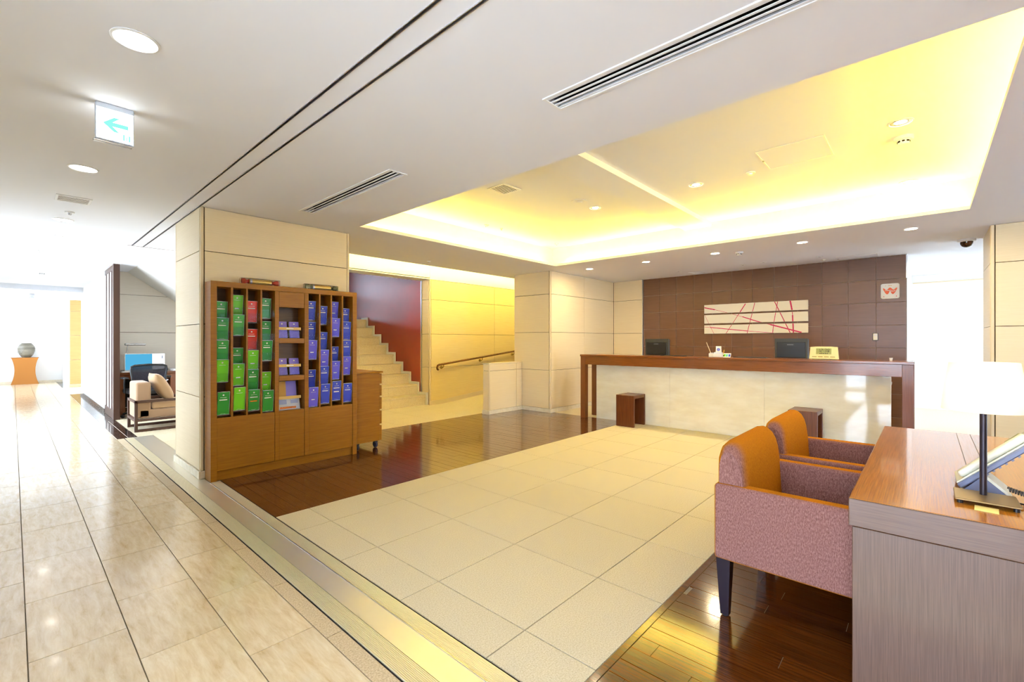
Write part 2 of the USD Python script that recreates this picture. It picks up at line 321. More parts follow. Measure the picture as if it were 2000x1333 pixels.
# linear diffusers and shutter tracks are let into the ceiling
diff = [(1.845, 1.975, -2.2, 1.45, 0.69), (1.845, 1.975, 2.88, 4.405, 3.78)]
for a in diff: holes.append(sbox(a[0], a[2], a[1], a[3]))
for x in (1.036, 1.151): holes.append(sbox(x, -4.1, x + 0.016, 7.66))
for h in holes: main = main.difference(h)
obj('ceiling_board', prism(main, 'z', C, C + 0.012), 'ceiling_paint', ceil)
obj('low_ceiling', cat(box(-1.7, 1.3, 14.6, 20.2, 2.41, 2.47), box(-1.7, 1.3, 14.58, 14.6, 2.41, 2.58)), 'ceiling_paint', ceil)
obj('upper_slab', box(-1.8, 12.3, -4.2, 20.3, 4.0, 4.1), 'ceiling_paint', ceil)  # unseen slab over everything, added to shut out sky light
# tray: a lip holds the lamps out of sight, the upper ceiling lies above it
TZ, W = 2.88, 0.27
ring = sbox(TX0 - W, TY0 - W, TX1 + W, TY1 + W)
obj('tray_ceiling', prism(ring, 'z', TZ, TZ + 0.04), 'ceiling_paint', ceil)
obj('tray_side', prism(ring.buffer(0.03, join_style=2).difference(ring), 'z', C + 0.012, TZ + 0.04), 'ceiling_paint', ceil)
lip = sbox(TX0, TY0, TX1, TY1)
obj('tray_lip', prism(lip.buffer(0.012, join_style=2).difference(lip), 'z', C + 0.012, C + 0.034), 'ceiling_paint', ceil)
obj('dropped_beam', box(TX0 - W, TX1 + W, 2.145, 2.51, 2.825, TZ + 0.01), 'ceiling_paint', ceil)
# stair slot
obj('slot_ceiling', box(2.6, 9.3, 5.75, 7.62, 2.82, 2.86), 'ceiling_paint', ceil)
obj('slot_side', cat(box(2.6, 9.3, 5.72, 5.75, C + .012, 2.86), box(2.58, 2.62, 5.75, 7.62, C + .012, 2.86)), 'ceiling_paint', ceil)
obj('slot_lip', box(2.66, 9.2, 6.058, 6.07, C + 0.012, C + 0.034), 'ceiling_paint', ceil)
obj('stair_beam', box(2.6, 5.585, 7.30, 7.62, 2.50, 2.86), 'ceiling_paint', ceil)
obj('alcove_upper_ceiling', box(1.3, 2.7, 7.6, 9.2, 3.3, 3.34), 'ceiling_paint', ceil)
obj('alcove_upper_side', cat(box(1.36, 1.395, 7.6, 9.1, C + .012, 3.3), box(1.395, 2.6, 7.63, 7.66, C + .012, 3.3)), 'ceiling_paint', ceil)
# stair flight seen from below over the desk alcove
ang = (C - 2.026) / (2.105 - 1.392)
obj('stair_underside', cat(prism([(1.392, C), (2.6, C - ang * 1.208), (2.6, 3.3), (1.392, 3.3)], 'y', 9.1, 10.66)), 'white_paint', ceil)

def tube_light(name, label, x0, x1, y0, y1, z, m):
    t = thing(name, label, 'light')
    obj('lamp_tube', cbox(x0, x1, y0, y1, z, z + 0.024, 0.006), m, t)
    L = max(x1 - x0, y1 - y0); k = max(2, int(L / 1.2))
    for i in range(k):
        u = (i + .5) / k
        if x1 - x0 > y1 - y0: obj('clip', box(x0 + (x1 - x0) * u - .01, x0 + (x1 - x0) * u + .01, y0, y1, C + 0.012, z), 'vent_frame', t)
        else: obj('clip', box(x0, x1, y0 + (y1 - y0) * u - .01, y0 + (y1 - y0) * u + .01, C + 0.012, z), 'vent_frame', t)
zl = C + 0.02
tube_light('cove_light', 'warm cove lamp above the ceiling lip on the front desk side', TX1 + .20, TX1 + .23, TY0 + .05, TY1 - .05, zl, 'cove_glow')
tube_light('cove_light', 'warm cove lamp above the ceiling lip on the brochure rack side', TX0 + .1, TX1 - .05, TY1 + .20, TY1 + .23, zl, 'cove_glow')
tube_light('cove_light', 'warm cove lamp above the ceiling lip at the right end of the tray', TX0 + .1, TX1 - .05, TY0 - .23, TY0 - .20, zl, 'cove_glow')
tube_light('cove_light', 'warm cove lamp hidden above the slot before the staircase', 2.75, 9.1, 5.86, 5.89, zl, 'cove_glow_stair')

# ------------------------------------------------------------------ walls
def panel_wall(par, plane, at, inward, aj, zj, m, thick=0.02, g=0.003, name='panel'):
    """panels on the plane plane=at whose face looks along inward (+1/-1); aj, zj: joint positions"""
    for i in range(len(aj) - 1):
        for j in range(len(zj) - 1):
            a0, a1, z0, z1 = aj[i] + g, aj[i + 1] - g, zj[j] + g, zj[j + 1] - g; n0, n1 = sorted((at, at - inward * thick))
            obj(name, cbox(n0, n1, a0, a1, z0, z1, .0012) if plane == 'x' else cbox(a0, a1, n0, n1, z0, z1, .0012), m, par)
ZJ = [0.072, 0.754, 1.432, 2.112, C]
# column behind the brochure rack
col = tag(thing('column', 'square column clad in pale birch panels behind the brochure rack', 'column'), kind='structure')
obj('core', box(1.187, 2.608, 4.972, 5.88, 0, C), 'reveal', col)
panel_wall(col, 'y', 4.95, -1, [1.197, 2.6], ZJ, 'birch'); panel_wall(col, 'x', 1.165, -1, [4.985, 5.87], ZJ, 'birch')
panel_wall(col, 'x', 2.63, 1, [4.985, 5.87], ZJ, 'birch'); panel_wall(col, 'y', 5.9, 1, [1.197, 2.6], ZJ, 'birch')
for x, y in ((1.165, 4.95), (2.602, 4.95), (1.165, 5.872), (2.602, 5.872)): obj('corner_post', cbox(x, x + .028, y, y + .03, .072, C, .006), 'birch_edge', col)
obj('plinth', cbox(1.15, 2.645, 4.935, 5.915, 0, .07, .003), 'stone_base', col)
# column by the front desk (its long face runs on to the back wall)
col2 = tag(thing('column', 'wide birch-panelled column left of the front desk', 'column'), kind='structure')
obj('core', box(6.427, 8.6, 4.942, 5.78, 0, C), 'reveal', col2)
panel_wall(col2, 'y', 4.92, -1, [6.435, 7.48, 8.6], ZJ, 'birch'); panel_wall(col2, 'x', 6.405, -1, [4.955, 5.78], ZJ, 'birch')
obj('corner_post', cbox(6.405, 6.433, 4.92, 4.95, .072, C, .006), 'birch_edge', col2)
obj('plinth', cbox(6.39, 8.6, 4.905, 5.79, 0, .07, .003), 'stone_base', col2)
# back wall behind the front desk
wb = struct('wall_back', 'back wall of dark brown tiles with a birch strip behind the front desk', 'wall')
obj('core', box(8.66, 8.80, 0.215, 5.8, 0, 2.9), 'reveal', wb)
panel_wall(wb, 'x', 8.60, -1, [4.27, 4.918], ZJ, 'birch')
obj('grout_bed', box(8.645, 8.66, 0.22, 4.262, 0, C), 'tile_grout', wb)
ty = [0.22 + 0.3358 * k for k in range(13)]; ty[-1] = 4.255; tz = [0.0, 0.164] + [0.164 + 0.336 * k for k in range(1, 8)]; tz[-1] = C
panel_wall(wb, 'x', 8.635, -1, ty, tz, 'brown_tile', thick=0.014, g=0.003, name='wall_tile')
obj('edge_trim', cat(box(8.598, 8.65, 4.256, 4.27, 0, C), box(8.626, 8.8, 0.206, 0.22, 2.18, C)), 'steel', wb)
# passage at the right end of the lobby
wp = struct('wall_passage', 'white walls of the bright passage beside the tiled back wall', 'wall')
obj('end_wall', box(11.6, 11.75, -4.1, 5.0, 0, 4), 'white_paint', wp)
obj('return_wall', box(8.8, 11.6, 0.215, 0.35, 0, C), 'white_paint', wp)
obj('picture_rail', cbox(11.585, 11.6, -3.9, 0.2, 2.365, 2.385, .003), 'birch_edge', wp)  # thin strip standing in for the shadow line of the soffit
obj('partition', box(7.10, 7.2, -4.1, -1.30, 0, C), 'white_paint', wp)  # out of view, added to keep passage daylight off the lobby
col3 = tag(thing('column', 'birch-panelled column at the right edge beside the passage', 'column'), kind='structure')
obj('core', box(7.092, 7.93, -1.3, -0.527, 0, C), 'reveal', col3)
panel_wall(col3, 'x', 7.07, -1, [-1.3, -0.54], ZJ, 'birch'); panel_wall(col3, 'y', -0.505, 1, [7.102, 7.93], ZJ, 'birch')
obj('corner_post', cbox(7.07, 7.1, -.535, -.505, .072, C, .006), 'birch_edge', col3)
obj('plinth', cbox(7.055, 7.945, -1.31, -.49, 0, .07, .003), 'stone_base', col3)
# handrail wall and the pier that ends it
wh = struct('wall_ramp', 'yellow-lit birch panelled wall beside the ramp', 'wall')
obj('core', box(5.605, 9.3, 7.32, 7.62, 0, 2.86), 'reveal', wh)
panel_wall(wh, 'y', 7.30, -1, [5.615, 7.41, 9.2], [0.075, .748, 1.413, 2.103, 2.50], 'yellow_lit_birch')
obj('cove_back', box(5.585, 9.2, 7.296, 7.32, 2.503, 2.82), 'ceiling_paint', wh)
panel_wall(wh, 'x', 5.585, -1, [7.332, 7.56], [0.0, .748, 1.413, 2.103, 2.52], 'birch')
obj('corner_post', cbox(5.585, 5.613, 7.30, 7.33, 0.0, 2.50, .006), 'birch_edge', wh)
obj('skirting', prism([(5.57, 0), (5.9, 0), (9.2, .275), (9.2, .36), (5.9, .085), (5.57, .085)], 'y', 7.285, 7.302), 'birch_edge', wh)
obj('end_wall', box(9.2, 9.35, 5.7, 7.6, 0, 2.9), 'white_paint', wh)
# staircase enclosure
ws = struct('wall_stair', 'dark red lacquered wall rising beside the staircase', 'wall')
obj('red_panel', box(5.585, 5.70, 7.60, 12.0, 0, 4.0), 'red_lacquer', ws)
obj('edge_strip', box(5.578, 5.605, 7.565, 7.60, 0.1, 2.5), 'steel', ws)
ws2 = struct('wall_landing', 'white end and side walls of the stair hall', 'wall')
obj('end_wall', cat(box(2.5, 5.7, 12.0, 12.12, 0, 1.7), box(2.5, 5.7, 12.0, 12.12, 3.8, 4.0), box(4.5, 5.7, 12.0, 12.12, 1.7, 3.8)), 'white_paint', ws2)
obj('side_wall', box(2.6, 2.66, 5.9, 12.0, 0, 4.0), 'white_paint', ws2)
# low wall at the foot of the ramp
wl = thing('low_wall', 'waist-high birch-panelled wall between ramp and wooden floor', 'low wall')
obj('core', box(5.555, 6.40, 5.60, 5.73, 0, .872), 'reveal', wl)
panel_wall(wl, 'y', 5.585, -1, [5.56, 6.25, 6.40], [.07, .754, .872], 'birch', thick=.015); panel_wall(wl, 'x', 5.54, -1, [5.60, 5.735], [.07, .754, .872], 'birch', thick=.015)
obj('corner_post', cbox(5.54, 5.56, 5.585, 5.605, .07, .872, .004), 'birch_edge', wl)
obj('cap', cbox(5.532, 6.40, 5.577, 5.745, .872, .89, .003), 'birch_edge', wl)
obj('plinth', cbox(5.528, 6.40, 5.572, 5.75, 0, .07, .003), 'stone_base', wl)
# alcove and corridor walls
wa = struct('wall_alcove', 'birch panelled wall behind the guest computer desk', 'wall')
obj('core', box(1.15, 2.6, 10.672, 10.8, 0, 3.3), 'reveal', wa)
panel_wall(wa, 'y', 10.65, -1, [1.15, 2.6], ZJ, 'pale_birch')
wc = struct('wall_corridor', 'white corridor wall beyond the slatted screen', 'wall')
obj('wall_board', box(1.11, 1.30, 10.8, 15.1, 0, C), 'white_paint', wc)
obj('wall_board', box(1.05, 1.30, 17.52, 20.0, 0, 2.41), 'white_paint', wc)
panel_wall(wc, 'y', 17.5, -1, [1.062, 1.6], [0.075, .754, 1.43, 2.1, 2.41], 'far_birch')
obj('skirting', box(1.05, 1.62, 17.475, 17.5, 0, .07), 'yellow_lit_birch', wc)
obj('opening_back', box(1.6, 1.7, 15.0, 17.6, 0, C), 'white_paint', wc)
obj('opening_side', box(1.3, 1.7, 15.0, 15.1, 0, C), 'white_paint', wc)
obj('skirting', box(1.095, 1.11, 10.8, 15.1, 0, .07), 'dark_stone', wc)
we = struct('wall_end', 'white end wall of the corridor behind the vase', 'wall')
obj('wall_board', box(-1.7, 1.3, 20.0, 20.15, 0, 2.5), 'white_paint', we)
obj('skirting', box(-1.66, 1.05, 19.985, 20.0, 0, .07), 'stone_base', we)
# outer walls behind the camera; glazing on the unseen left side is placed for daylight
wr = struct('wall_rear', 'plain pale wall behind the viewer', 'wall')
obj('wall_board', cat(box(-1.7, 4.4, -4.15, -4.0, 0, 4), box(4.4, 5.8, -4.15, -4.0, 2.45, 4), box(5.8, 8.2, -4.15, -4.0, 0, 4)), 'white_paint', wr)
obj('wall_board', cat(box(8.2, 11.75, -4.15, -4.0, 2.45, 4), box(11.4, 11.75, -4.15, -4.0, 0, 2.45)), 'white_paint', wr)
wo = struct('wall_left', 'left corridor wall out of view, with tall windows placed for daylight', 'wall')
WINS = [(-0.9, 1.6), (6.8, 12.0), (14.8, 19.5)]  # unseen window spans, set by how much they light corridor and lobby
edges = [-4.15] + [e for w_ in WINS for e in w_] + [20.15]
for k in range(0, len(edges), 2): obj('wall_board', box(-1.8, -1.65, edges[k], edges[k + 1], 0, C + .1), 'white_paint', wo)
obj('wall_head', box(-1.8, -1.65, -4.15, 20.15, 2.45, 4), 'white_paint', wo)
def window(n, a, b, plane, at, z0, z1):  # every window is out of view, placed for the daylight it gives
    w_ = struct(f'window_{n}', 'tall glazed window out of view, placed to bring daylight in', 'window'); k = max(2, round((b - a) / 1.4)); bars = []
    def bb(u0, u1, q0, q1, d=.03): return box(at - d, at + d, u0, u1, q0, q1) if plane == 'x' else box(u0, u1, at - d, at + d, q0, q1)
    for i in range(k + 1):
        u = a + (b - a) * i / k; obj('mullion', bb(max(a, u - .025), min(b, u + .025), z0, z1), 'frame_metal', w_)
    obj('frame_rail', cat(bb(a, b, z0, z0 + .06), bb(a, b, z1 - .06, z1)), 'frame_metal', w_)
    for i in range(k): obj('pane', bb(a + (b - a) * i / k + .02, a + (b - a) * (i + 1) / k - .02, z0 + .05, z1 - .05, .004), 'window_glass', w_)
for n, (a, b) in enumerate(WINS): window(n + 1, a, b, 'x', -1.72, 0.0, 2.45)
window(4, 8.2, 11.4, 'y', -4.07, 0.0, 2.45); window(6, 4.4, 5.8, 'y', -4.07, 0.0, 2.45); window(5, 2.66, 4.5, 'y', 12.06, 1.7, 3.8)  # unseen windows lighting the passage, the lobby and the red stair wall
outer = struct('wall_outer', 'unseen outer shell closing the stair hall and lobby against sky light', 'wall')  # out of view, closes the building so no sky light leaks in
obj('wall_board', cat(box(9.3, 12.2, 5.0, 5.1, 0, 4), box(8.6, 9.3, 5.7, 5.8, 0, 2.9), box(9.3, 9.4, 5.0, 12.1, 0, 4), box(5.7, 9.4, 12.0, 12.12, 0, 4), box(1.3, 2.6, 10.8, 10.9, 0, 4), box(1.3, 1.36, 5.9, 10.9, C + .06, 4)), 'white_paint', outer)
gr = obj('ground', box(-40, 40, -40, 60, -0.35, -0.2), 'paving'); tag(gr, 'unseen pale paving outside the windows, bouncing daylight inward', 'ground', kind='structure')  # out of view, pale so it throws daylight up to the ceiling

# ------------------------------------------------------------------ staircase and handrail
st = thing('staircase', 'cream stone staircase rising beside the red wall', 'staircase')
R0, T0, Y0 = 0.197, 0.283, 7.41
prof = []
for k in range(9):
    yk, zk = Y0 + T0 * k, R0 * k
    step = obj('step', cbox(3.3, 5.56, yk - .012, yk + T0 + .03, zk + R0 - .035, zk + R0, .004), 'stair_stone', st)
    off = 0.28 * (k % 2); jx = [3.3, 3.95 + off, 4.75 + off * .5, 5.56]
    for i in range(3): obj('riser', box(jx[i] + .0015, jx[i + 1] - .0015, yk, yk + .03, zk + .001, zk + R0 - .036), 'stair_stone', step)
    obj('infill', box(3.3, 5.56, yk + .03, Y0 + T0 * 9, zk, zk + R0 - .036), 'stair_stone', step)
up = [(Y0 - .06, 0)]; lo = []
for k in range(9):
    y0, z1 = Y0 + T0 * k, R0 * (k + 1); up += [(y0 - .06, z1 + .05), (y0 + T0 - .06, z1 + .05)]
obj('skirting', prism(Polygon(up + [(Y0 + T0 * 9, 0)]), 'x', 5.56, 5.576), 'white_paint', st)
hr = thing('handrail', 'dark wooden handrail with brass brackets on the yellow ramp wall', 'handrail')
sl = (1.015 - .795) / (7.975 - 5.85)
pts = [(5.73, 7.215, .70), (5.705, 7.215, .715), (5.70, 7.215, .745), (5.715, 7.215, .785), (5.75, 7.215, .80)] + [(5.85 + .3 * k, 7.215, .81 + sl * .3 * k) for k in range(12)]
obj('rail', tube(pts, 0.02, 12), 'rail_wood', hr, smooth=True)
for x in (5.87, 6.95, 8.0):
    z = .81 + sl * (x - 5.85)
    obj('bracket', cat(tube([(x, 7.215, z - .018), (x, 7.22, z - .06), (x, 7.25, z - .075), (x, 7.295, z - .075)], .008, 8), tf(disc(0, 0, 0, .03, .012, 16), rot('x', 90), (x, 7.30, z - .075))), 'brass', hr, smooth=40)

# ------------------------------------------------------------------ front desk
fd = thing('front_desk', 'long reception counter with dark wood frame and cream marble front', 'reception counter')
obj('top', cbox(6.385, 6.86, 0.098, 4.285, 1.022, 1.052, .003), 'walnut_y', fd)
obj('apron', cbox(6.40, 6.45, 0.196, 4.188, 0.888, 1.022, .002), 'walnut_y', fd)
for x in (6.40, 6.74):
    for y in (0.102, 4.188): obj('leg', cbox(x, x + .085, y, y + .094, 0, 1.022, .003), 'walnut_z', fd)
for a, b in ((0.29, 1.55), (1.55, 2.80), (2.80, 4.05)): obj('marble_slab', cbox(6.52, 6.56, a + .0006, b - .0006, 0, 1.02, .0015), 'marble', fd)
obj('carcass', box(6.56, 6.66, 0.30, 4.04, 0, 1.02), 'birch_edge', fd)
bk = thing('back_counter', 'lower dark work counter behind the reception counter carrying the monitors', 'work counter')
obj('worktop', cbox(6.90, 7.40, .32, 4.0, .735, .765, .003), 'walnut_y', bk)
for y in (.36, 2.1, 3.9): obj('support', box(6.92, 7.36, y, y + .03, 0, .735), 'walnut_z', bk)

def stool(label, y):
    if stool.first is None:
        t = thing('stool', label, 'stool', (6.315, y, 0), group='low bag stools before the front desk'); stool.first = t
        obj('side_panel', cbox(-.185, -.15, -.145, .145, 0, .467, .003), 'stool_wood', t); obj('side_panel', cbox(.15, .185, -.145, .145, 0, .467, .003), 'stool_wood', t)
        obj('top', cbox(-.15, .15, -.145, .145, .42, .467, .003), 'stool_wood', t); return t
    return dup(stool.first, label, (6.315, y, 0))
stool.first = None
grain('stool_wood', S(84, 42, 20), S(104, 56, 28), (60, 60, 3), 0.3, obj=True)
stool('low dark wood stool at the left end of the front desk', 3.32)
stool('low dark wood stool behind the orange armchairs', 1.06)

def monitor(label, y, yaw):
    t = thing('monitor', label, 'monitor', (7.13, y, .765), yaw, group='black monitors behind the front desk')
    # the back faces the lobby (-x)
    obj('housing', hull([(-.02, s * .19, z) for s in (-1, 1) for z in (.28, .545)] + [(.03, s * .2, z) for s in (-1, 1) for z in (.27, .53)] + [(-.015, s * .196, .53) for s in (-1, 1)]), 'monitor_back', t)
    obj('back_panel', hull([(-.028, s * .165, z) for s in (-1, 1) for z in (.285, .488)] + [(-.014, s * .175, z) for s in (-1, 1) for z in (.28, .5)]), 'monitor_panel', t)
    obj('badge', box(-.0295, -.028, -.03, .045, .455, .466), 'logo_grey', t)
    obj('screen', box(.03, .032, -.185, .185, .285, .515), 'monitor_panel', t)
    obj('stand', cbox(-.015, .02, -.04, .04, .01, .36, .005), 'black_plastic', t); obj('foot', cbox(-.09, .1, -.11, .11, 0, .014, .004), 'black_plastic', t)
monitor('black monitor seen from behind at the left end of the front desk', 3.275, 4); monitor('black monitor seen from behind next to the digital clock', 1.362, 0)

# digital clock
ck = thing('desk_clock', 'cream digital desk clock reading 12:38 on the front desk', 'clock', (6.62, .92, 1.052), -4)
obj('case', hull([(-.035, s * .148, 0.006) for s in (-1, 1)] + [(.03, s * .145, 0.006) for s in (-1, 1)] + [(-.012, s * .139, .15) for s in (-1, 1)] + [(.02, s * .135, .15) for s in (-1, 1)] + [(-.012, s * .07, .156) for s in (-1, 1)]), 'clock_body', ck)
obj('foot', box(-.03, .03, -.12, .12, 0, .008), 'black_plastic', ck)
sl_ = (.035 - .012) / (.15 - .006); ca = math.atan(sl_)
def on_clock(poly, h, d=.0012):
    """flat shape in (u to the right, v up) laid on the sloping clock face"""
    m = prism(poly, 'z', 0, d); v = m.vertices; up_ = np.array([math.sin(ca), 0, math.cos(ca)]); n_ = np.array([-math.cos(ca), 0, math.sin(ca)])
    m = trimesh.Trimesh(np.array([-.035, 0, .006]) + np.outer(v[:, 0], [0, -1, 0]) + np.outer(v[:, 1], up_) + np.outer(v[:, 2] + h, n_), m.faces, process=False); m.fix_normals(); return m
obj('display', on_clock(sbox(-.078, .058, .078, .128), .0), 'clock_lcd', ck)
SEG = {'0': 'abcdef', '1': 'bc', '2': 'abged', '3': 'abgcd', '4': 'fgbc', '5': 'afgcd', '6': 'afgedc', '7': 'abc', '8': 'abcdefg', '9': 'abcdfg'}
def seven(txt, h, w, gap, t):
    L = {'a': (0, h, w, h), 'b': (w, h / 2, w, h), 'c': (w, 0, w, h / 2), 'd': (0, 0, w, 0), 'e': (0, 0, 0, h / 2), 'f': (0, h / 2, 0, h), 'g': (0, h / 2, w, h / 2)}; x = 0; out = []
    for ch in txt:
        if ch == ':': out += [Point(x + gap * .2, h * q).buffer(t * .7) for q in (.3, .7)]; x += gap * 1.0; continue
        for s in SEG[ch]:
            a, b, c, d = L[s]; ln = LineString([(x + a, b), (x + c, d)]); out.append(LineString([ln.interpolate(t * .7), ln.interpolate(ln.length - t * .7)]).buffer(t / 2, cap_style=2))
        x += w + gap
    from shapely import affinity
    return affinity.skew(union_all(out), xs=8, origin=(0, 0))
from shapely import affinity
obj('digits', on_clock(affinity.translate(seven('12:38', .036, .018, .011, .0048), -.062, .086), .0013), 'clock_digit', ck, label='dark LCD digits 12:38')
obj('date_row', on_clock(union_all([sbox(-.04 + .018 * k, .063, -.03 + .018 * k, .072) for k in range(5)] + [sbox(.046, .088, .052, .1)]), .0013), 'clock_digit', ck)
for k in range(4): obj('button', on_clock(sbox(-.118 + .062 * k, .022, -.07 + .062 * k, .029), .0), 'clock_button', ck)

# cards, pens and mats on the front desk
def small(name, label, catg, loc, rz=0, group=None): return thing(name, label, catg, loc, rz, group)
t = small('card_box', 'small white box of cards with a pale pen, left of the emblem card', 'box', (6.60, 2.215, 1.052), 8)
obj('tray', cat(box(-.04, .04, -.045, .045, 0, .006), box(-.04, -.036, -.045, .045, 0, .05), box(.036, .04, -.045, .045, 0, .06), box(-.04, .04, -.045, -.041, 0, .05), box(-.04, .04, .041, .045, 0, .05)), 'paper', t)
obj('cards', cat(*[box(-.03, .032, -.04 + .014 * k, -.036 + .014 * k, .006, .056 + .003 * (k % 3)) for k in range(6)]), 'paper_edge', t)
obj('pen', tube([(.0, .02, .04), (.01, .06, .14), (.01, .085, .205)], .004, 8), 'birch_edge', t)
t = small('emblem_card', 'white tent card with a round blue emblem on the front desk', 'card', (6.69, 2.165, 1.052), 4)
obj('card', cat(hull([(-.03, -.036, 0), (-.03, .036, 0), (0, -.036, .15), (0, .036, .15), (-.027, -.036, 0), (-.027, .036, 0), (.002, -.036, .15), (.002, .036, .15)]), hull([(.03, -.036, 0), (.03, .036, 0), (0, -.036, .15), (0, .036, .15), (.027, -.036, 0), (.027, .036, 0), (.002, -.036, .148), (.002, .036, .148)])), 'paper', t)
rg = Point(0, .105).buffer(.02).difference(Point(0, .105).buffer(.012)); bars = sbox(-.026, .055, .026, .066)
def on_card(p, h=.0006):
    m = prism(p, 'z', 0, .0008); v = m.vertices; u_ = np.array([.03, 0, .15]) / .153; n_ = np.array([-.15, 0, .03]) / .153
    m = trimesh.Trimesh(np.array([-.03, 0, 0]) + np.outer(v[:, 0], [0, -1, 0]) + np.outer(v[:, 1], u_) + np.outer(v[:, 2] + h, n_), m.faces, process=False); m.fix_normals(); return m
obj('emblem', on_card(rg.union(sbox(-.008, .1, .008, .11))), 'blue_card', t); obj('print', on_card(bars), 'teal_ink', t)
t = small('leaflet_box', 'low white box of leaflets in front of the emblem card', 'box', (6.56, 2.13, 1.052), 0)
obj('tray', cat(box(-.02, .02, -.06, .06, 0, .004), box(-.02, -.017, -.06, .06, 0, .05), box(.017, .02, -.06, .06, 0, .06), box(-.02, .02, -.06, -.057, 0, .05), box(-.02, .02, .057, .06, 0, .05)), 'paper', t)
obj('leaflets', cat(*[box(-.012 + .007 * k, -.008 + .007 * k, -.055, .055, .004, .056 + .004 * k) for k in range(4)]), 'paper_edge', t)
t = small('pen_stand', 'brown pen stand with an upright yellow pen on the front desk', 'pen stand', (6.60, 2.075, 1.052))
obj('cup', lathe([(0, 0), (.024, 0), (.026, .03), (.022, .03), (.02, .006), (0, .006)], 20), 'rail_wood', t, smooth=40)
obj('pen', tube([(.0, .005, .012), (.0, -.012, .1)], .006, 8), 'yellow_card', t); obj('pen', tube([(.002, -.008, .085), (.004, -.03, .235)], .0042, 8), 'rail_wood', t)
t = small('photo_card', 'small colourful printed card lying right of the pen stand', 'card', (6.58, 2.02, 1.052), -6)
obj('card', hull([(-.012, -.05, 0), (-.012, .05, 0), (.012, -.05, .055), (.012, .05, .055), (-.009, -.05, 0), (-.009, .05, 0), (.015, -.05, .055), (.015, .05, .055)]), 'paper', t)
for a, b, m in ((.02, .045, 'bright_green_card'), (-.012, .014, 'teal_ink'), (-.045, -.02, 'blue_card')): obj('print', tf(box(-.0008, 0, a, b, .012, .046), rot('y', 24), (-.0125, 0, 0)), m, t)
for y, lab in ((2.78, 'thin black writing mat left of the cards on the front desk'), (1.75, 'thin black writing mat between the cards and the right monitor')):
    t = small('writing_mat', lab, 'mat', (6.72, y, 1.052), group='black writing mats')
    obj('mat', cbox(-.11, .11, -.2, .2, 0, .006, .002), 'black_plastic', t); obj('edge', box(-.112, -.108, -.2, .2, 0, .009), 'monitor_back', t)
t = small('cup', 'tiny white cup at the right end of the front desk', 'cup', (6.7, .30, 1.052)); obj('body', lathe([(0, 0), (.012, 0), (.016, .03), (.014, .03), (.011, .003), (0, .003)], 16), 'paper', t, smooth=40); obj('rim', lathe([(.014, .029), (.017, .029), (.017, .032), (.014, .032), (.014, .029)], 16), 'paper', t)

# ------------------------------------------------------------------ art, sign and switch on the tiled wall
AX = 8.600
art = [(1.779, 1.938), (1.594, 1.752), (1.408, 1.565)]
strokes = [([(3.036, 1.89), (2.95, 1.868), (2.85, 1.844)], .018), ([(2.85, 1.844), (2.618, 1.776), (2.385, 1.697)], .006), ([(2.385, 1.70), (2.141, 1.609), (1.923, 1.546)], .015), ([(1.95, 1.553), (1.498, 1.414)], .02),
           ([(2.335, 1.925), (2.45, 1.74)], .014), ([(2.45, 1.74), (2.66, 1.404)], .008), ([(2.185, 1.945), (2.311, 1.40)], .009), ([(3.025, 1.748), (2.937, 1.553), (2.861, 1.405)], .005),
           ([(3.03, 1.533), (2.915, 1.522)], .006), ([(2.93, 1.524), (2.296, 1.448)], .013), ([(2.296, 1.448), (1.9, 1.41)], .007), ([(1.89, 1.945), (1.654, 1.40)], .012), ([(1.838, 1.945), (1.895, 1.592), (1.916, 1.40)], .009),
           ([(1.66, 1.945), (1.632, 1.786)], .022), ([(1.632, 1.786), (1.624, 1.69)], .008), ([(1.625, 1.70), (1.612, 1.40)], .019)]
allst = union_all([LineString(p).buffer(w / 2, cap_style=2) for p, w in strokes])
ap = thing('wall_art', 'abstract picture of three cream strips crossed by magenta lines', 'picture')
for z0, z1 in art:
    s = obj('canvas_strip', cbox(AX, 8.636, 1.409, 3.038, z0, z1, .003), 'art_paper', ap)
    g_ = allst.intersection(sbox(1.412, z0 + .002, 3.035, z1 - .002)); 
    for q_ in getattr(g_, 'geoms', [g_]): obj('brush_line', prism(q_, 'x', AX - .0012, AX), 'magenta', s)
sg = thing('wireless_sign', 'white rounded sign with an orange wavy mask emblem on the tiled wall', 'sign')
sy, sz = .397, 2.005
rr = sbox(sy - .105, sz - .11, sy + .105, sz + .11).buffer(-.025).buffer(.025)
obj('plate', prism(rr, 'x', 8.622, 8.636), 'paper', sg)
def uy(pts): return [(sy - u, sz + v) for u, v in pts]
t_ = np.linspace(0, 1, 40)
topc = [(-.078 + .156 * q, .042 - .030 * math.sin(math.pi * q * 2) ** 2 + .006 * math.sin(math.pi * q)) for q in t_]
botc = [(-.078 + .156 * q, .042 - .100 * (math.sin(math.pi * min(1, q * 1.0)) ** .5) * (0.62 + 0.38 * abs(math.cos(math.pi * (q * 2 - .5))) ** 1.0) + .028 * math.exp(-((q - .5) / .12) ** 2)) for q in t_]
mask = Polygon(uy(topc + botc[::-1])).buffer(0); mask = mask.buffer(.004).buffer(-.002)
word = meshkit.text_mesh('FreeSpot', 0.020, 0.0012, bold=True); wv = word.vertices
ww = wv[:, 0].max(); v2 = np.stack([8.6195 - wv[:, 2], sy + .062 - wv[:, 0] * (.124 / ww), sz - .004 + wv[:, 1] + .006 * np.sin(wv[:, 0] / ww * np.pi * 2)], 1)
obj('emblem', prism(mask, 'x', 8.6205, 8.622), 'orange_ink', sg)
wm = trimesh.Trimesh(v2, word.faces, process=False); wm.fix_normals(); obj('lettering', wm, 'paper', sg)
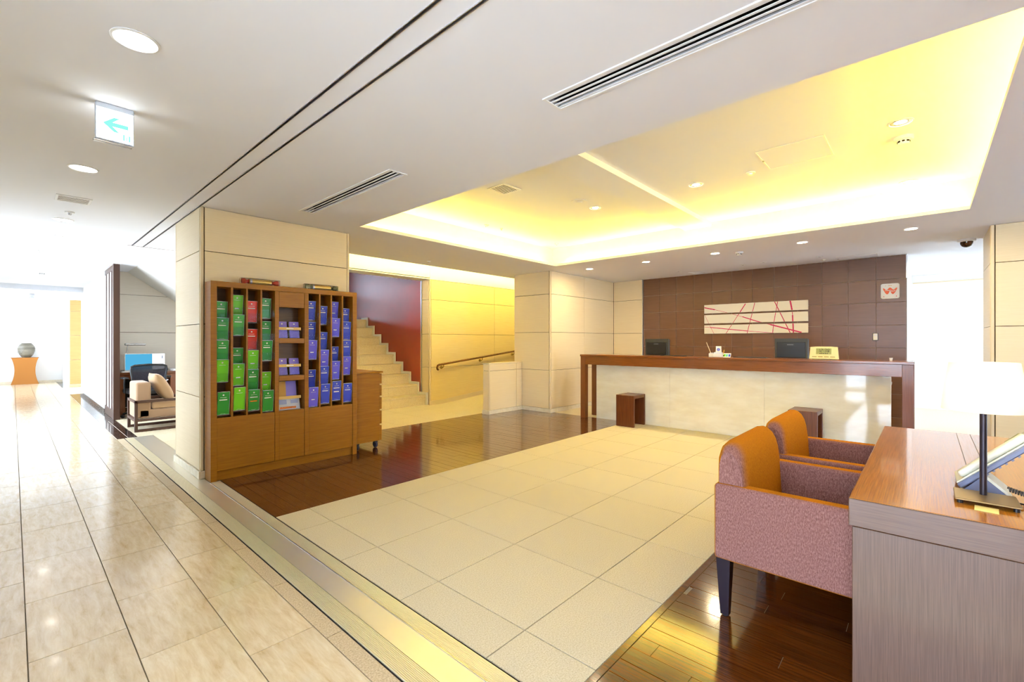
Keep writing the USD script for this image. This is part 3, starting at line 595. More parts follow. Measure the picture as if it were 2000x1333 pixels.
obj('dots', cat(*[tf(lathe([(0, 0), (.006, 0), (.006, .001), (0, .001)], 12), rot('y', -90), (8.622, sy - u, sz + v)) for u, v in ((-.07, -.078), (.07, -.078))]), 'magenta', sg)
obj('small_print', cat(*[box(8.621, 8.622, sy - u - .006, sy - u + .006, sz + .074, sz + .080) for u in (-.05, -.015, .0, .015)]), 'yellow_card', sg)
sw = thing('wall_switch', 'small white wall controller with dark edge below the sign', 'switch')
obj('frame', cbox(8.618, 8.636, .532, .597, 1.283, 1.393, .003), 'vent_blade', sw); obj('cover', cbox(8.612, 8.62, .537, .592, 1.288, 1.388, .003), 'paper', sw); obj('window', box(8.611, 8.6125, .548, .582, 1.35, 1.375), 'paper_edge', sw)

# ------------------------------------------------------------------ brochure rack
rk = thing('brochure_rack', 'tall brown wooden brochure rack standing against the column', 'brochure rack')
FY, BY = 4.755, 4.933
obj('side_panel', cbox(1.198, 1.247, FY, BY, 0, 1.82, .002), 'rack_wood', rk); obj('side_panel', cbox(2.568, 2.617, FY, BY, 0, 1.82, .002), 'rack_wood', rk)
obj('top_board', cbox(1.247, 2.568, FY, BY, 1.77, 1.82, .002), 'rack_wood', rk)
obj('back_board', box(1.247, 2.568, BY - .012, BY, 0.05, 1.77), 'rack_dark', rk)
obj('stile', cbox(1.744, 1.782, FY, BY - .012, .09, 1.77, .002), 'rack_wood', rk); obj('stile', cbox(2.034, 2.076, FY, BY - .012, .09, 1.77, .002), 'rack_wood', rk)
for a, b, zt in ((1.247, 1.744, .573), (1.782, 2.034, .573), (2.076, 2.568, .573)): obj('lower_panel', cbox(a + .001, b - .001, FY + .004, BY - .012, .09, zt, .002), 'rack_wood', rk)
obj('kick_board', box(1.247, 2.568, FY + .03, FY + .05, 0, .09), 'rack_wood', rk)
obj('header_panel', cbox(1.783, 2.033, FY + .003, FY + .03, 1.613, 1.769, .002), 'rack_wood', rk)
for z in (1.252, .876): obj('shelf', cbox(1.783, 2.033, FY + .003, BY - .012, z, z + .05, .002), 'rack_wood', rk)
SL = {'a': (1.247, 1.36), 'b': (1.379, 1.488), 'c': (1.503, 1.614), 'd': (1.629, 1.744), 'e': (2.076, 2.187), 'f': (2.203, 2.315), 'g': (2.330, 2.441), 'h': (2.458, 2.568)}
ks = list(SL)
for i in (0, 1, 2, 4, 5, 6): obj('divider', cbox(SL[ks[i]][1], SL[ks[i + 1]][0], FY + .004, BY - .012, .573, 1.77, .001), 'rack_wood', rk)
PK = []
BR = {'a': [(1.641, 1.44, 'd'), (1.489, 1.285, 'd'), (1.282, 1.077, 'd'), (1.104, .892, 'b'), (.807, .593, 'd')], 'b': [(1.71, 1.505, 'b'), (1.523, 1.323, 'm'), (1.21, 1.005, 'd'), (1.061, .85, 'b'), (.84, .62, 'b')],
      'c': [(1.661, 1.454, 'r'), (1.391, 1.189, 'r'), (1.186, .98, 'b'), (1.002, .795, 'd'), (.808, .604, 'd')], 'd': [(1.696, 1.495, 'd'), (1.47, 1.265, 'd'), (1.281, 1.077, 'd'), (.971, .765, 'b'), (.791, .58, 'd')],
      'e': [(1.698, 1.491, 'l'), (1.477, 1.27, 'l'), (1.283, 1.076, 'v'), (.97, .768, 'l'), (.787, .577, 'v')], 'f': [(1.652, 1.45, 'l'), (1.371, 1.165, 'l'), (1.179, .97, 'v'), (1.003, .795, 'l'), (.813, .6, 'l')],
      'g': [(1.707, 1.502, 'v'), (1.524, 1.318, 'v'), (1.213, 1.01, 'l'), (1.054, .85, 'v'), (.837, .622, 'l')], 'h': [(1.64, 1.44, 'l'), (1.489, 1.285, 'l'), (1.281, 1.075, 'l'), (1.101, .893, 'v'), (.804, .592, 'l')]}
CM = dict(d=('dark_green_card', 'dark green'), b=('bright_green_card', 'bright lime green'), m=('mid_green_card', 'mid green'), r=('red_card', 'red'), l=('blue_card', 'blue'), v=('violet_card', 'violet blue'))
ORD = ['first', 'second', 'third', 'fourth', 'fifth', 'sixth', 'seventh', 'eighth']; ROW = ['topmost', 'second from top', 'third from top', 'fourth from top', 'lowest']
def brochure(label, x, y, z, w, h, m, kind, tilt, yaw, group, lab='paper'):
    """a pile of leaflets standing up, its front looking along -y; origin bottom centre"""
    t = thing('brochure', label, 'brochure', (x, y, z + .003), yaw, group, tilt=tilt)
    obj('pages', box(-w / 2, w / 2, -.006, .006, 0, h), 'paper_edge', t); obj('cover', box(-w / 2, w / 2 - .003, -.0075, -.006, .004, h - .003), m, t)
    o = -.003
    obj('emblem', tf(lathe([(0, 0), (.0075, 0), (.0075, .0008), (0, .0008)], 14), rot('x', 90), (o, -.0075, h * .86)), 'paper', t)
    obj('title_line', box(o - .026, o + .026, -.0081, -.0075, h * .745, h * .757), 'paper', t)
    if kind == 1: obj('caption', box(o - .032, o + .032, -.0081, -.0075, h * .63, h * .675), lab, t)
    if kind == 2: obj('caption', box(o - .018, o + .018, -.0081, -.0075, h * .35, h * .40), lab, t)
    if kind == 3:
        obj('caption', box(o - .034, o + .034, -.0081, -.0075, h * .62, h * .665), 'paper', t); obj('caption', box(o - .03, o + .03, -.0081, -.0075, h * .43, h * .48), lab, t)
    obj('imprint_line', box(o - .02, o + .02, -.0081, -.0075, h * .05, h * .056), 'paper', t)
    return t
side = lambda k: 'green' if k in 'abcd' else 'blue'
for i, k in enumerate(ks):
    for r, (zt, zb, cc) in enumerate(BR[k]):
        m, cn = CM[cc]; a, b = SL[k]; w = min(.099, b - a - .006); last = r == 4
        kind = 3 if (k, r) in (('c', 4), ('g', 4)) else 2 if cc in 'bv' and not (k, r) in (('a', 3), ('b', 4)) else 0 if cc == 'b' else 1
        brochure(f'{cn} brochure, {ROW[r]} in the {ORD[i]} narrow slot of the rack', a + .004 + w / 2 + (.004 if last else 0), 4.79 if last else (4.81 if r and zt > BR[k][r - 1][1] - .012 else 4.845), zb, w, zt - zb, m, kind, 6 if last else 7, 0, 'brochures in the narrow rack slots', 'orange_label' if k == 'c' and r == 4 else 'paper')
        if not last:
            s = obj('acrylic_pocket', box(a + .001, b - .001, FY + .006, FY + .009, zb + .012, zb + .085), 'acrylic', rk)
        obj('pocket_floor', box(a, b, 4.79 - .012 if last else 4.828, BY - .012, zb - .008, zb - .002), 'rack_dark', rk)
for zf, rown in ((1.302, 'top'), (.926, 'middle')):
    for x, yw, pos in ((1.845, 0, 'left'), (1.965, 0, 'right')):
        t = thing('purple_folder', f'plain purple folder on the {pos} of the {rown} rack shelf', 'folder', (x, 4.835, zf + .003), group='purple folders on the rack shelves', tilt=-10)
        obj('cover', box(-.048, .048, -.008, 0, 0, .17), 'purple_card', t); obj('pages', box(-.047, .047, 0, .012, .002, .168), 'paper_edge', t)
        obj('emblem', tf(lathe([(0, 0), (.008, 0), (.008, .0008), (0, .0008)], 14), rot('x', 90), (0, -.008, .145)), 'paper', t)
    t = obj('label_strip', box(1.784, 2.015, FY + .045, FY + .048, zf + .085, zf + .113), 'beige_strip', rk); obj('print', box(1.87, 1.94, FY + .044, FY + .045, zf + .094, zf + .104), 'paper', t)
    obj('acrylic_pocket', box(1.784, 2.033, FY + .05, FY + .053, zf, zf + .12), 'acrylic', rk)
t = thing('booklet', 'yellow and lilac illustrated booklet on the lowest rack shelf', 'booklet', (1.895, 4.855, .577), tilt=-8)
obj('pages', box(-.105, .105, 0, .014, 0, .285), 'paper_edge', t); obj('cover', box(-.105, .0, -.002, 0, 0, .285), 'yellow_card', t); obj('cover', box(.0, .105, -.002, 0, 0, .285), 'purple_card', t)
t = thing('leaflet_stack', 'white sketchy leaflets lying before the yellow booklet', 'leaflets', (1.905, 4.82, .575), tilt=-12)
obj('sheets', box(-.11, .11, 0, .008, 0, .11), 'paper', t); obj('drawing', cat(box(-.1, -.02, -.001, 0, .055, .1), box(.02, .09, -.001, 0, .06, .095)), 'screen_text', t); obj('drawing', cat(box(-.09, .07, -.001, 0, .01, .03)), 'orange_label', t)
obj('label_strip', cat(box(1.784, 2.015, FY + .045, FY + .048, .685, .715)), 'beige_strip', rk)
obj('acrylic_pocket', box(1.784, 2.033, FY + .05, FY + .053, .575, .72), 'acrylic', rk)

def cracker(label, x0, x1, end, body, trim_):
    L = x1 - x0; t = thing('gift_tube', label, 'gift tube', ((x0 + x1) / 2, 4.84, 1.82), -2); X = rot('y', 90)
    obj('clear_case', cbox(-L / 2, L / 2, -.032, .032, 0, .062, .004), 'cellophane', t)
    pr = [(0, -L * .46), (.024, -L * .46), (.027, -L * .40), (.014, -L * .33), (.025, -L * .28), (.026, L * .28), (.014, L * .33), (.027, L * .40), (.024, L * .46), (0, L * .46)]
    obj('wrapping', tf(lathe(pr[2:8] and [(0, -L * .3)] + [(.025, -L * .28), (.026, L * .28)] + [(0, L * .3)], 20), X, (0, 0, .031)), body, t, smooth=40)
    for s in (-1, 1): obj('twisted_end', tf(lathe([(0, s * L * .47), (.025, s * L * .47), (.028, s * L * .40), (.014, s * L * .33), (.024, s * L * .30), (0, s * L * .30)][::s], 20), X, (0, 0, .031)), end, t, smooth=40)
    obj('ribbon', tf(lathe([(.0255, -L * .27), (.028, -L * .27), (.028, -L * .22), (.0255, -L * .22), (.0255, -L * .27)], 20), X, (0, 0, .031)), trim_, t)
cracker('clear tube with a red and gold cracker on top of the rack', 1.464, 1.813, 'red_foil', 'gold_foil', 'silver_foil'); cracker('clear tube with an olive and gold cracker on top of the rack', 2.069, 2.423, 'olive_foil', 'gold_foil', 'silver_foil')

dc = thing('drawer_cabinet', 'brown wooden drawer cabinet on casters beside the rack', 'cabinet')
obj('carcass', cbox(2.652, 2.955, 4.83, 5.4, .088, .895, .003), 'rack_wood', dc); obj('top', cbox(2.645, 2.992, 4.818, 5.41, .895, .912, .003), 'rack_wood', dc)
for z0, z1 in ((.09, .265), (.285, .44), (.46, .60), (.62, .745), (.765, .885)): d = obj('drawer', cbox(2.955, 2.985, 4.835, 5.395, z0 + 0, z1, .003), 'rack_wood', dc)
for x, y in ((2.69, 4.88), (2.93, 4.88), (2.69, 5.35), (2.93, 5.35)):
    w_ = obj('caster', tf(lathe([(0, -.014), (.036, -.014), (.04, -.008), (.04, .008), (.036, .014), (0, .014)], 20), rot('y', 90), (x, y + .01, .04)), 'caster', dc, smooth=40); obj('fork', cbox(x - .02, x + .02, y - .015, y + .02, .06, .09, .003), 'black_plastic', w_)

# ------------------------------------------------------------------ concierge desk with lamp and phone
dk = thing('guest_desk', 'large brown wooden desk at the right front of the lobby', 'desk')
obj('top', cbox(2.0, 3.84, -1.0, .205, .624, .72, .003), 'desk_lit_x', dk)
obj('edge_band', cbox(1.992, 2.0005, -1.0, .205, .624, .7195, .002), 'desk_dim_y', dk)
obj('end_panel', cbox(2.006, 2.06, -.99, .196, 0, .619, .002), 'desk_dim_z', dk); obj('end_panel', cbox(3.77, 3.83, -.99, .196, 0, .619, .002), 'desk_dim_z', dk)
obj('modesty_panel', cbox(2.06, 3.77, -.45, -.41, .03, .619, .002), 'desk_dim_z', dk)
obj('inlay', cat(box(2.5, 3.83, -.132, -.129, .7195, .7204), box(2.5, 3.83, -.19, -.187, .7195, .7204)), 'rack_dark', dk)  # two thin dark lines along the desk top

lp = thing('table_lamp', 'lit table lamp with white shade and dark slim stem on the desk', 'lamp', (2.285, -.146, .72))
obj('base', cbox(-.105, .045, -.082, .075, .012, .018, .002), 'lamp_base_metal', lp)
for x, y in ((-.09, -.07), (-.09, .062), (.03, -.07), (.03, .062)): obj('foot', disc(x, y, 0, .008, .012, 14), 'black_plastic', lp)
obj('stem', lathe([(0, .018), (.0095, .018), (.0095, .315), (.02, .317), (.02, .322), (.006, .324), (.006, .36), (0, .36)], 20), 'lamp_metal', lp, smooth=40)
obj('shade', cat(lathe([(.1075, .312), (.109, .312), (.104, .37), (.098, .42), (.0885, .4795), (.0865, .48), (.0865, .478), (.0965, .419), (.1025, .37), (.1075, .312)], 48)), 'lamp_shade_cloth', lp, smooth=50)
obj('bulb', tf(trimesh.creation.icosphere(2, .026), None, (0, 0, .385)), 'desk_bulb', lp, smooth=True)
t_ = obj('cord', tube([(-.02, -.08, .012), (-.01, -.12, .006), (.03, -.17, .005), (.07, -.21, .005), (.06, -.26, .005)], .003, 8), 'black_plastic', lp, smooth=True)
nt = obj('sticky_note', tf(cbox(-.032, .032, -.028, .028, 0, .0012, .0004), rot('z', -4), (2.155, -.145, .7205)), 'postit'); tag(nt, 'pale yellow sticky note under the lamp base', 'note')
ph = thing('telephone', 'grey desk telephone with steeply tilted face behind the lamp', 'telephone', (2.475, -.085, .72))
rp = rot('x', -45); at_ = (0, 0, .012)
obj('stand', prism([(-.016, .001), (-.130, .001), (-.066, .060)], 'x', -.086, .086), 'phone_grey', ph)
obj('stand_edge', prism([(-.008, .0), (-.142, .0), (-.067, .072), (-.0665, .0605), (-.130, .001), (-.016, .001)], 'x', -.094, .094), 'phone_light', ph)
obj('body', tf(cbox(-.096, .096, -.29, -.002, -.012, .006, .004), rp, at_), 'phone_grey', ph); obj('faceplate', tf(cbox(-.092, .092, -.286, -.006, .006, .012, .003), rp, at_), 'phone_light', ph)
for i in range(4):
    for j in range(3): obj('key', tf(cbox(.0 + .026 * j, .02 + .026 * j, -.09 - .024 * i, -.075 - .024 * i, .012, .016, .001), rp, at_), 'phone_grey', ph)
obj('display', tf(cbox(-.005, .085, -.26, -.205, .012, .017, .002), rp, at_), 'clock_lcd', ph); obj('handset', tf(rbox(-.085, -.04, -.27, -.03, .012, .036, .011), rp, at_), 'phone_light', ph, smooth=40)
obj('ridge', tf(cat(*[box(-.096, -.088, -.10 - .022 * k, -.092 - .022 * k, -.016, -.012) for k in range(8)]), rp, at_), 'phone_grey', ph)
hx = [(-.098 + .007 * math.cos(a * 2.2) - .0012 * a, -.128 - .0022 * a, .030 + .007 * math.sin(a * 2.2) - .0004 * a) for a in np.linspace(0, 50, 260)]
obj('coiled_cord', tube([(x, y, max(.008, z)) for x, y, z in hx], .0024, 6), 'cord_grey', ph, smooth=True)

# ------------------------------------------------------------------ armchairs
def armchair():
    t = thing('armchair', 'orange velvet armchair nearest the viewer, pulled up to the desk', 'armchair', (2.2, .735, 0), group='velvet armchairs at the desk')
    w = .72
    obj('arm', rbox(0, .075, -.60, 0, .265, .614, .018), 'velvet', t, smooth=50); obj('arm', rbox(w - .075, w, -.60, 0, .265, .614, .018), 'velvet', t, smooth=50)
    obj('seat', rbox(.07, w - .07, -.592, -.1, .27, .43, .03), 'velvet', t, smooth=50)
    pf = [(-.006, .29), (-.004, .69), (-.006, .745), (-.016, .780), (-.034, .799), (-.055, .803), (-.078, .795), (-.098, .777), (-.114, .748), (-.125, .705), (-.138, .60), (-.15, .40), (-.15, .29)]
    p1, p2, p3 = ([(y * (1 - k) - .07 * k, z - d * max(0, min(1, (z - .55) / .2))) for y, z in pf] for k, d in ((.02, .005), (.09, .018), (.22, .042)))
    obj('backrest', hull([(x, y, z) for x, p_ in ((.022, p3), (.04, p2), (.075, p1), (.12, pf), (w - .12, pf), (w - .075, p1), (w - .04, p2), (w - .022, p3)) for y, z in p_]), 'velvet', t, smooth=35)
    for x, y in ((.035, -.04), (w - .035, -.04), (.035, -.565), (w - .035, -.565)):
        s = 1 if x < .3 else -1; q = .0
        obj('leg', hull([(x + dx * .03, y + dy * .03, .27) for dx in (-1, 1) for dy in (-1, 1)] + [(x - s * .0 + dx * .016, y + (-.002) + dy * .018, .008) for dx in (-1, 1) for dy in (-1, 1)]), 'velvet_leg', t)
        obj('glide', disc(x, y - .002, 0, .012, .009, 12), 'black_plastic', t)
    return t
ch = armchair(); dup(ch, 'orange velvet armchair farther from the viewer, nearer the front desk', (3.01, .735, 0))

# ------------------------------------------------------------------ alcove: screen, lounge chair, desk, office chair
sc = thing('slatted_screen', 'tall dark wooden screen with narrow upright slats beside the alcove', 'screen')
obj('post', cbox(1.09, 1.17, 9.66, 9.76, 0, C, .003), 'screen_wood', sc)
obj('base_rail', cbox(1.10, 1.16, 9.76, 10.8, 0, .14, .003), 'screen_wood', sc); obj('top_rail', cbox(1.10, 1.16, 9.76, 10.8, 2.44, C, .003), 'screen_wood', sc)
obj('infill_panel', box(1.112, 1.15, 9.76, 10.8, .14, 2.44), 'screen_panel', sc)
for y in (9.98, 10.27, 10.62): obj('slat', cbox(1.102, 1.16, y, y + .05, .14, 2.44, .002), 'screen_wood', sc)
sf = thing('lounge_chair', 'beige lounge chair with dark wooden frame in the alcove', 'lounge chair')
sx, sy0, sy1, sxe = 1.14, 8.13, 8.74, 1.95
for y in (sy0, sy1 - .035):
    obj('frame', cat(cbox(sx, sx + .035, y, y + .035, 0, .438, .002), cbox(sxe - .035, sxe, y, y + .035, 0, .438, .002), cbox(sx, sxe, y, y + .035, .405, .44, .002), cbox(sx + .03, sxe - .03, y, y + .035, .145, .178, .002), cbox(sx + .03, sxe - .03, y, y + .035, .0, .035, .002)), 'sofa_frame', sf)
obj('cross_rail', cat(cbox(sx, sx + .035, sy0 + .035, sy1 - .035, .145, .18, .002), cbox(sxe - .035, sxe, sy0 + .035, sy1 - .035, .145, .18, .002), cbox(sx, sx + .035, sy0 + .035, sy1 - .035, .405, .44, .002)), 'sofa_frame', sf)
obj('backrest', rbox(sx + .02, sx + .19, sy0 + .04, sy1 - .04, .178, .69, .03), 'sofa_fabric', sf, smooth=50)
obj('seat_base', rbox(sx + .06, sxe - .04, sy0 + .04, sy1 - .04, .178, .30, .012), 'sofa_fabric', sf, smooth=50); obj('seat_cushion', rbox(sx + .2, sxe - .02, sy0 + .04, sy1 - .04, .3, .40, .03), 'sofa_cushion', sf, smooth=50)
def pillow(w, h, d):
    n = 14; u = np.linspace(-1, 1, n); V = []; 
    for s in (1, -1):
        for a in u:
            for b in u:
                e = (1 - abs(a) ** 3.2) ** .5 * (1 - abs(b) ** 3.2) ** .5; k = 1 - .10 * (1 - abs(a * b)) * (abs(a) ** 4 + abs(b) ** 4) / 2
                V.append((s * d / 2 * e, a * w / 2 * k, b * h / 2 * k))
    F = []
    for s in range(2):
        for i in range(n - 1):
            for j in range(n - 1):
                a0 = s * n * n + i * n + j; q = [(a0, a0 + n, a0 + n + 1), (a0, a0 + n + 1, a0 + 1)]; F += q if s == 0 else [x[::-1] for x in q]
    m = trimesh.Trimesh(np.array(V), np.array(F), process=False); m.merge_vertices(); return m
cu = obj('throw_cushion', tf(pillow(.46, .44, .17), rot('y', -28), (sx + .345, 8.42, .60)), 'sofa_cushion', smooth=60); tag(cu, 'plump beige throw cushion leaning on the lounge chair back', 'cushion')
nd = thing('computer_desk', 'dark wooden computer desk against the alcove wall', 'desk')
obj('top', cbox(1.19, 2.58, 9.98, 10.62, .70, .74, .003), 'walnut_x', nd); obj('left_panel', cbox(1.20, 1.28, 10.0, 10.6, 0, .70, .003), 'walnut_z', nd); obj('mid_panel', cbox(1.90, 1.98, 10.0, 10.6, 0, .70, .003), 'walnut_z', nd)
obj('apron', cbox(1.28, 1.90, 10.0, 10.03, .62, .70, .002), 'walnut_x', nd); obj('right_panel', cbox(2.5, 2.57, 10.0, 10.6, 0, .70, .003), 'walnut_z', nd); obj('back_panel', box(1.28, 2.5, 10.5, 10.52, .1, .70), 'dark_gap', nd)
mn = thing('screen_display', 'lit computer monitor with cyan and white picture on the alcove desk', 'monitor', (1.58, 10.22, .74), 3)
obj('bezel', cbox(-.285, .285, -.01, .02, .02, .315, .004), 'paper', mn); obj('screen', box(-.275, .095, -.012, -.01, .032, .305), 'screen_cyan', mn); obj('screen', box(.095, .275, -.012, -.01, .032, .305), 'screen_white', mn)
obj('page_text', cat(*[box(.15, .21, -.0125, -.012, .26 - .012 * k, .264 - .012 * k) for k in range(3)] + [box(.235, .25, -.0125, -.012, .22, .27)]), 'screen_text', mn); obj('stand', cat(cbox(-.03, .03, .0, .02, 0, .1, .003), cbox(-.1, .1, -.06, .09, 0, .012, .003)), 'steel', mn)
kb = obj('keyboard', cat(cbox(1.24, 1.66, 10.02, 10.13, .74, .755, .003), *[cbox(1.25 + .027 * i, 1.272 + .027 * i, 10.028 + .024 * j, 10.047 + .024 * j, .755, .759, .001) for i in range(15) for j in range(4)]), 'paper'); tag(kb, 'white keyboard before the lit alcove monitor', 'keyboard')
dl = thing('desk_lamp', 'silver reading lamp above the alcove monitor', 'lamp', (1.345, 10.38, .74))
obj('base', disc(0, 0, 0, .08, .015), 'steel', dl, smooth=40); obj('arm', tube([(0, 0, .015), (-.02, 0, .2), (.015, -.02, .46)], .008, 10), 'steel', dl, smooth=True); obj('head', rbox(-.03, .26, -.09, .03, .455, .495, .018), 'steel', dl, smooth=50)
oc = thing('office_chair', 'black mesh office chair behind the lounge chair', 'office chair', (1.52, 9.5, 0), 6)
fr = [(-.19, 0, .47), (-.215, -.0, .62), (-.24, .0, .80), (-.232, .0, .855), (-.19, .0, .875), (0, .0, .885), (.19, .0, .875), (.232, .0, .855), (.24, .0, .80), (.215, -.0, .62), (.19, 0, .47), (0, 0, .45), (-.19, 0, .47)]
obj('back_frame', tube(fr, .017, 8), 'black_plastic', oc, smooth=True)
obj('back_mesh', prism([(x, z) for x, _, z in fr[:-1]], 'y', -.003, .003), 'chair_mesh', oc)
obj('lumbar', rbox(-.1, .1, -.02, -.004, .56, .62, .008), 'black_plastic', oc); obj('seat', rbox(-.24, .24, .02, .48, .40, .48, .03), 'black_plastic', oc, smooth=50)
for s in (-1, 1): obj('arm', cat(tube([(s * .27, .2, .42), (s * .28, .18, .55), (s * .28, .16, .655)], .013, 8), rbox(s * .285 - .035, s * .285 + .035, .03, .28, .655, .685, .012)), 'black_plastic', oc, smooth=40)
obj('arm_support', tube([(.05, -.02, .50), (.14, -.05, .56), (.26, .02, .62)], .014, 10), 'steel', oc, smooth=True)
obj('column', tube([(0, .24, .08), (0, .24, .40)], .025, 12), 'black_plastic', oc)
for k in range(5):
    a = k * 2 * math.pi / 5 + .3; x, y = .28 * math.cos(a), .24 + .28 * math.sin(a)
    obj('foot', tube([(0, .24, .1), (x * .6, .24 + (y - .24) * .6, .09), (x, y, .07)], [.025, .02, .014], 8), 'black_plastic', oc, smooth=True); obj('caster', tf(trimesh.creation.icosphere(1, .03), None, (x, y, .03)), 'black_plastic', oc, smooth=True)
pp = thing('desk_papers', 'white papers at the right end of the alcove desk', 'papers', (1.99, 10.12, .74)); obj('sheet', box(-.05, .16, -.1, .1, 0, .02), 'paper', pp); obj('sheet', tf(box(-.05, .16, -.1, .1, .02, .035), rot('z', 7)), 'paper', pp)

t = thing('downlight', 'added fill downlight out of view in the raised ceiling of the desk alcove', 'downlight', (1.85, 8.3, 3.3))  # fill lamp added out of view to brighten the alcove
obj('trim_ring', lathe([(.085, -.002), (.1, -.005), (.1, 0), (.085, 0), (.085, -.002)], 30), 'vent_frame', t); obj('lens', lathe([(0, -.0015), (.085, -.0015), (.085, -.0005), (0, -.0005)], 30), 'alcove_fill_glow', t)
# ------------------------------------------------------------------ far end of the corridor
pd = thing('pedestal', 'waisted orange wooden pedestal at the corridor end', 'pedestal')
q = np.linspace(0, 1, 25); half = [.21 + .075 * (abs(v - .52) / .52) ** 2.0 for v in q]
prof2 = [(.245 + h, .775 * v) for h, v in zip(half, q)] + [(.245 - h, .775 * v) for h, v in list(zip(half, q))[::-1]]
obj('body', prism(Polygon(prof2), 'y', 19.62, 19.93), 'pedestal_wood', pd); obj('top', cbox(-.04, .53, 19.61, 19.94, .772, .785, .003), 'pedestal_wood', pd)
vs = thing('vase', 'rounded grey-brown ceramic vase standing on the pedestal', 'vase', (.275, 19.77, .785))
vp = [(0, 0), (.085, 0), (.11, .03), (.15, .10), (.178, .19), (.182, .26), (.165, .33), (.13, .39), (.105, .412), (.112, .425), (.10, .425), (.093, .41), (.12, .38), (.15, .32), (.165, .25), (.16, .19), (.10, .03), (0, .02)]
obj('body', lathe(vp, 40), 'vase_glaze', vs, smooth=50)
for k in range(5): a = -2.6 + .12 * k; obj('ridge', tube([(.184 * math.cos(a - .5 + .1 * j), .184 * math.sin(a - .5 + .1 * j), .14 + .035 * k) for j in range(11)], .006, 6), 'vase_glaze', vs, smooth=True)

# ------------------------------------------------------------------ ceiling fittings
def downlight(label, x, y, r, z=C, glow='corridor_glow', group=None, lit=True):
    t = thing('downlight', label, 'downlight', (x, y, z), group=group)
    obj('trim_ring', lathe([(r * .84, -.002), (r * .9, -.006), (r, -.004), (r, .0), (r * .84, .0), (r * .84, -.002)], 36), 'vent_frame', t, smooth=40)
    if lit: obj('lens', lathe([(0, -.0015), (r * .84, -.0015), (r * .84, -.0005), (0, -.0005)], 36), glow, t)
    else:
        obj('reflector', lathe([(r * .84, -.0005), (r * .6, -.0012), (r * .45, -.0008), (r * .84, -.0003)], 30), 'steel', t); obj('lens', lathe([(0, -.0012), (r * .5, -.0012), (r * .5, -.0004), (0, -.0004)], 24), glow, t)
for x, y, r, lab in ((.343, 2.42, .082, 'largest lit round downlight at the top left of the ceiling'), (.343, 4.49, .085, 'second lit downlight along the corridor, beyond the exit sign'), (.348, 6.55, .085, 'third lit downlight along the corridor, behind the first ceiling vent'),
                     (.346, 7.62, .06, 'fourth small downlight along the corridor ceiling'), (.346, 8.72, .08, 'fifth downlight just before the second corridor vent'), (.343, 10.75, .085, 'farthest lit downlight of the corridor')):
    downlight(lab, x, y, r, group='corridor downlights')
for (x, y), o in zip(((6.70, 4.30), (6.70, 3.26), (6.71, 2.22), (6.70, 1.16), (6.70, .13)), ('first', 'second', 'third', 'fourth', 'fifth')):
    downlight(f'{o} downlight from the left above the front desk', x, y, .062, glow='desk_downlight_glow', group='downlights above the front desk')
rear_fill = [(.343, .35), (.343, -1.7)] + [(x, y) for y in (-1.3, -2.8) for x in (2.4, 4.2, 6.0)]  # fill lamps added behind the camera to lift ceiling and lobby
for k, (x, y) in enumerate(rear_fill): downlight('added fill downlight in the unseen ceiling ' + ('near the corridor windows' if x < 1 else f'behind the guest desk, {ORD[k - 2]} of six') + (', closest to the viewer' if k == 0 else ''), x, y, .082, glow='downlight_glow', group='added fill downlights behind the viewer')
for (x, y), lab in zip(((4.72, 2.945), (4.72, 1.75), (6.08, .14), (4.385, .142)), ('recessed downlight beside the round speaker in the tray', 'recessed downlight near the middle of the tray', 'recessed downlight at the bright front desk corner of the tray', 'recessed downlight beside the smoke detector in the tray')):
    downlight(lab, x, y, .075, z=TZ, glow='downlight_glow', group='tray downlights', lit=False)
for (x, y), lab in zip(((7.99, 3.27), (8.03, 2.22), (8.0, 1.91), (8.02, 1.17)), ('first', 'second', 'third', 'fourth')):
    t = thing('small_downlight', f'{lab} tiny ceiling fitting from the left near the tiled wall', 'ceiling fitting', (x, y, C), group='tiny fittings near the tiled wall')
    obj('ring', lathe([(.02, -.006), (.045, -.004), (.045, 0), (.02, 0), (.02, -.006)], 20), 'vent_frame', t); obj('core', lathe([(0, -.004), (.02, -.004), (.02, 0), (0, 0)], 16), 'steel', t)

def linear_diffuser(label, x0, x1, y0, y1, yj):
    t = thing('linear_diffuser', label, 'air diffuser'); w = x1 - x0
    obj('frame', cat(cbox(x0 - .012, x0 + .006, y0 - .012, y1 + .012, C - .006, C + .02, .002), cbox(x1 - .006, x1 + .012, y0 - .012, y1 + .012, C - .006, C + .02, .002), cbox(x0, x1, y1 - .006, y1 + .012, C - .006, C + .02, .002), cbox(x0, x1, y0 - .012, y0 + .006, C - .006, C + .02, .002)), 'vent_frame', t)
    n = 4
    for k in range(n):
        u = x0 + .006 + (w - .012) * k / (n - 1) * .86 + .0; obj('bar', cbox(u + .001, u + .015, y0, y1, C - .003, C + .001, .0012), 'ceiling_paint', t)
    obj('throat', cat(box(x0, x1, y0, y1, C + .055, C + .06), box(x0 - .003, x0, y0, y1, C, C + .06), box(x1, x1 + .003, y0, y1, C, C + .06)), 'vent_dark', t)
    obj('blade', cat(*[hull([(x0 + .03 + .036 * k, y, C + .03), (x0 + .04 + .036 * k, y, C + .028), (x0 + .05 + .036 * k, y, C + .05), (x0 + .06 + .036 * k, y, C + .048)][:4] + [(x0 + .03 + .036 * k, yy, C + .03) for yy in (y + L_,)] + [(x0 + .06 + .036 * k, y + L_, C + .048)]) for k in range(3) for y, L_ in ((y0 + .03, yj - y0 - .06), (yj + .04, y1 - yj - .07))]), 'vent_blade', t)
linear_diffuser('long white slot diffuser running out of frame at the top', *diff[0]); linear_diffuser('short white slot diffuser above the brochure rack', *diff[1])
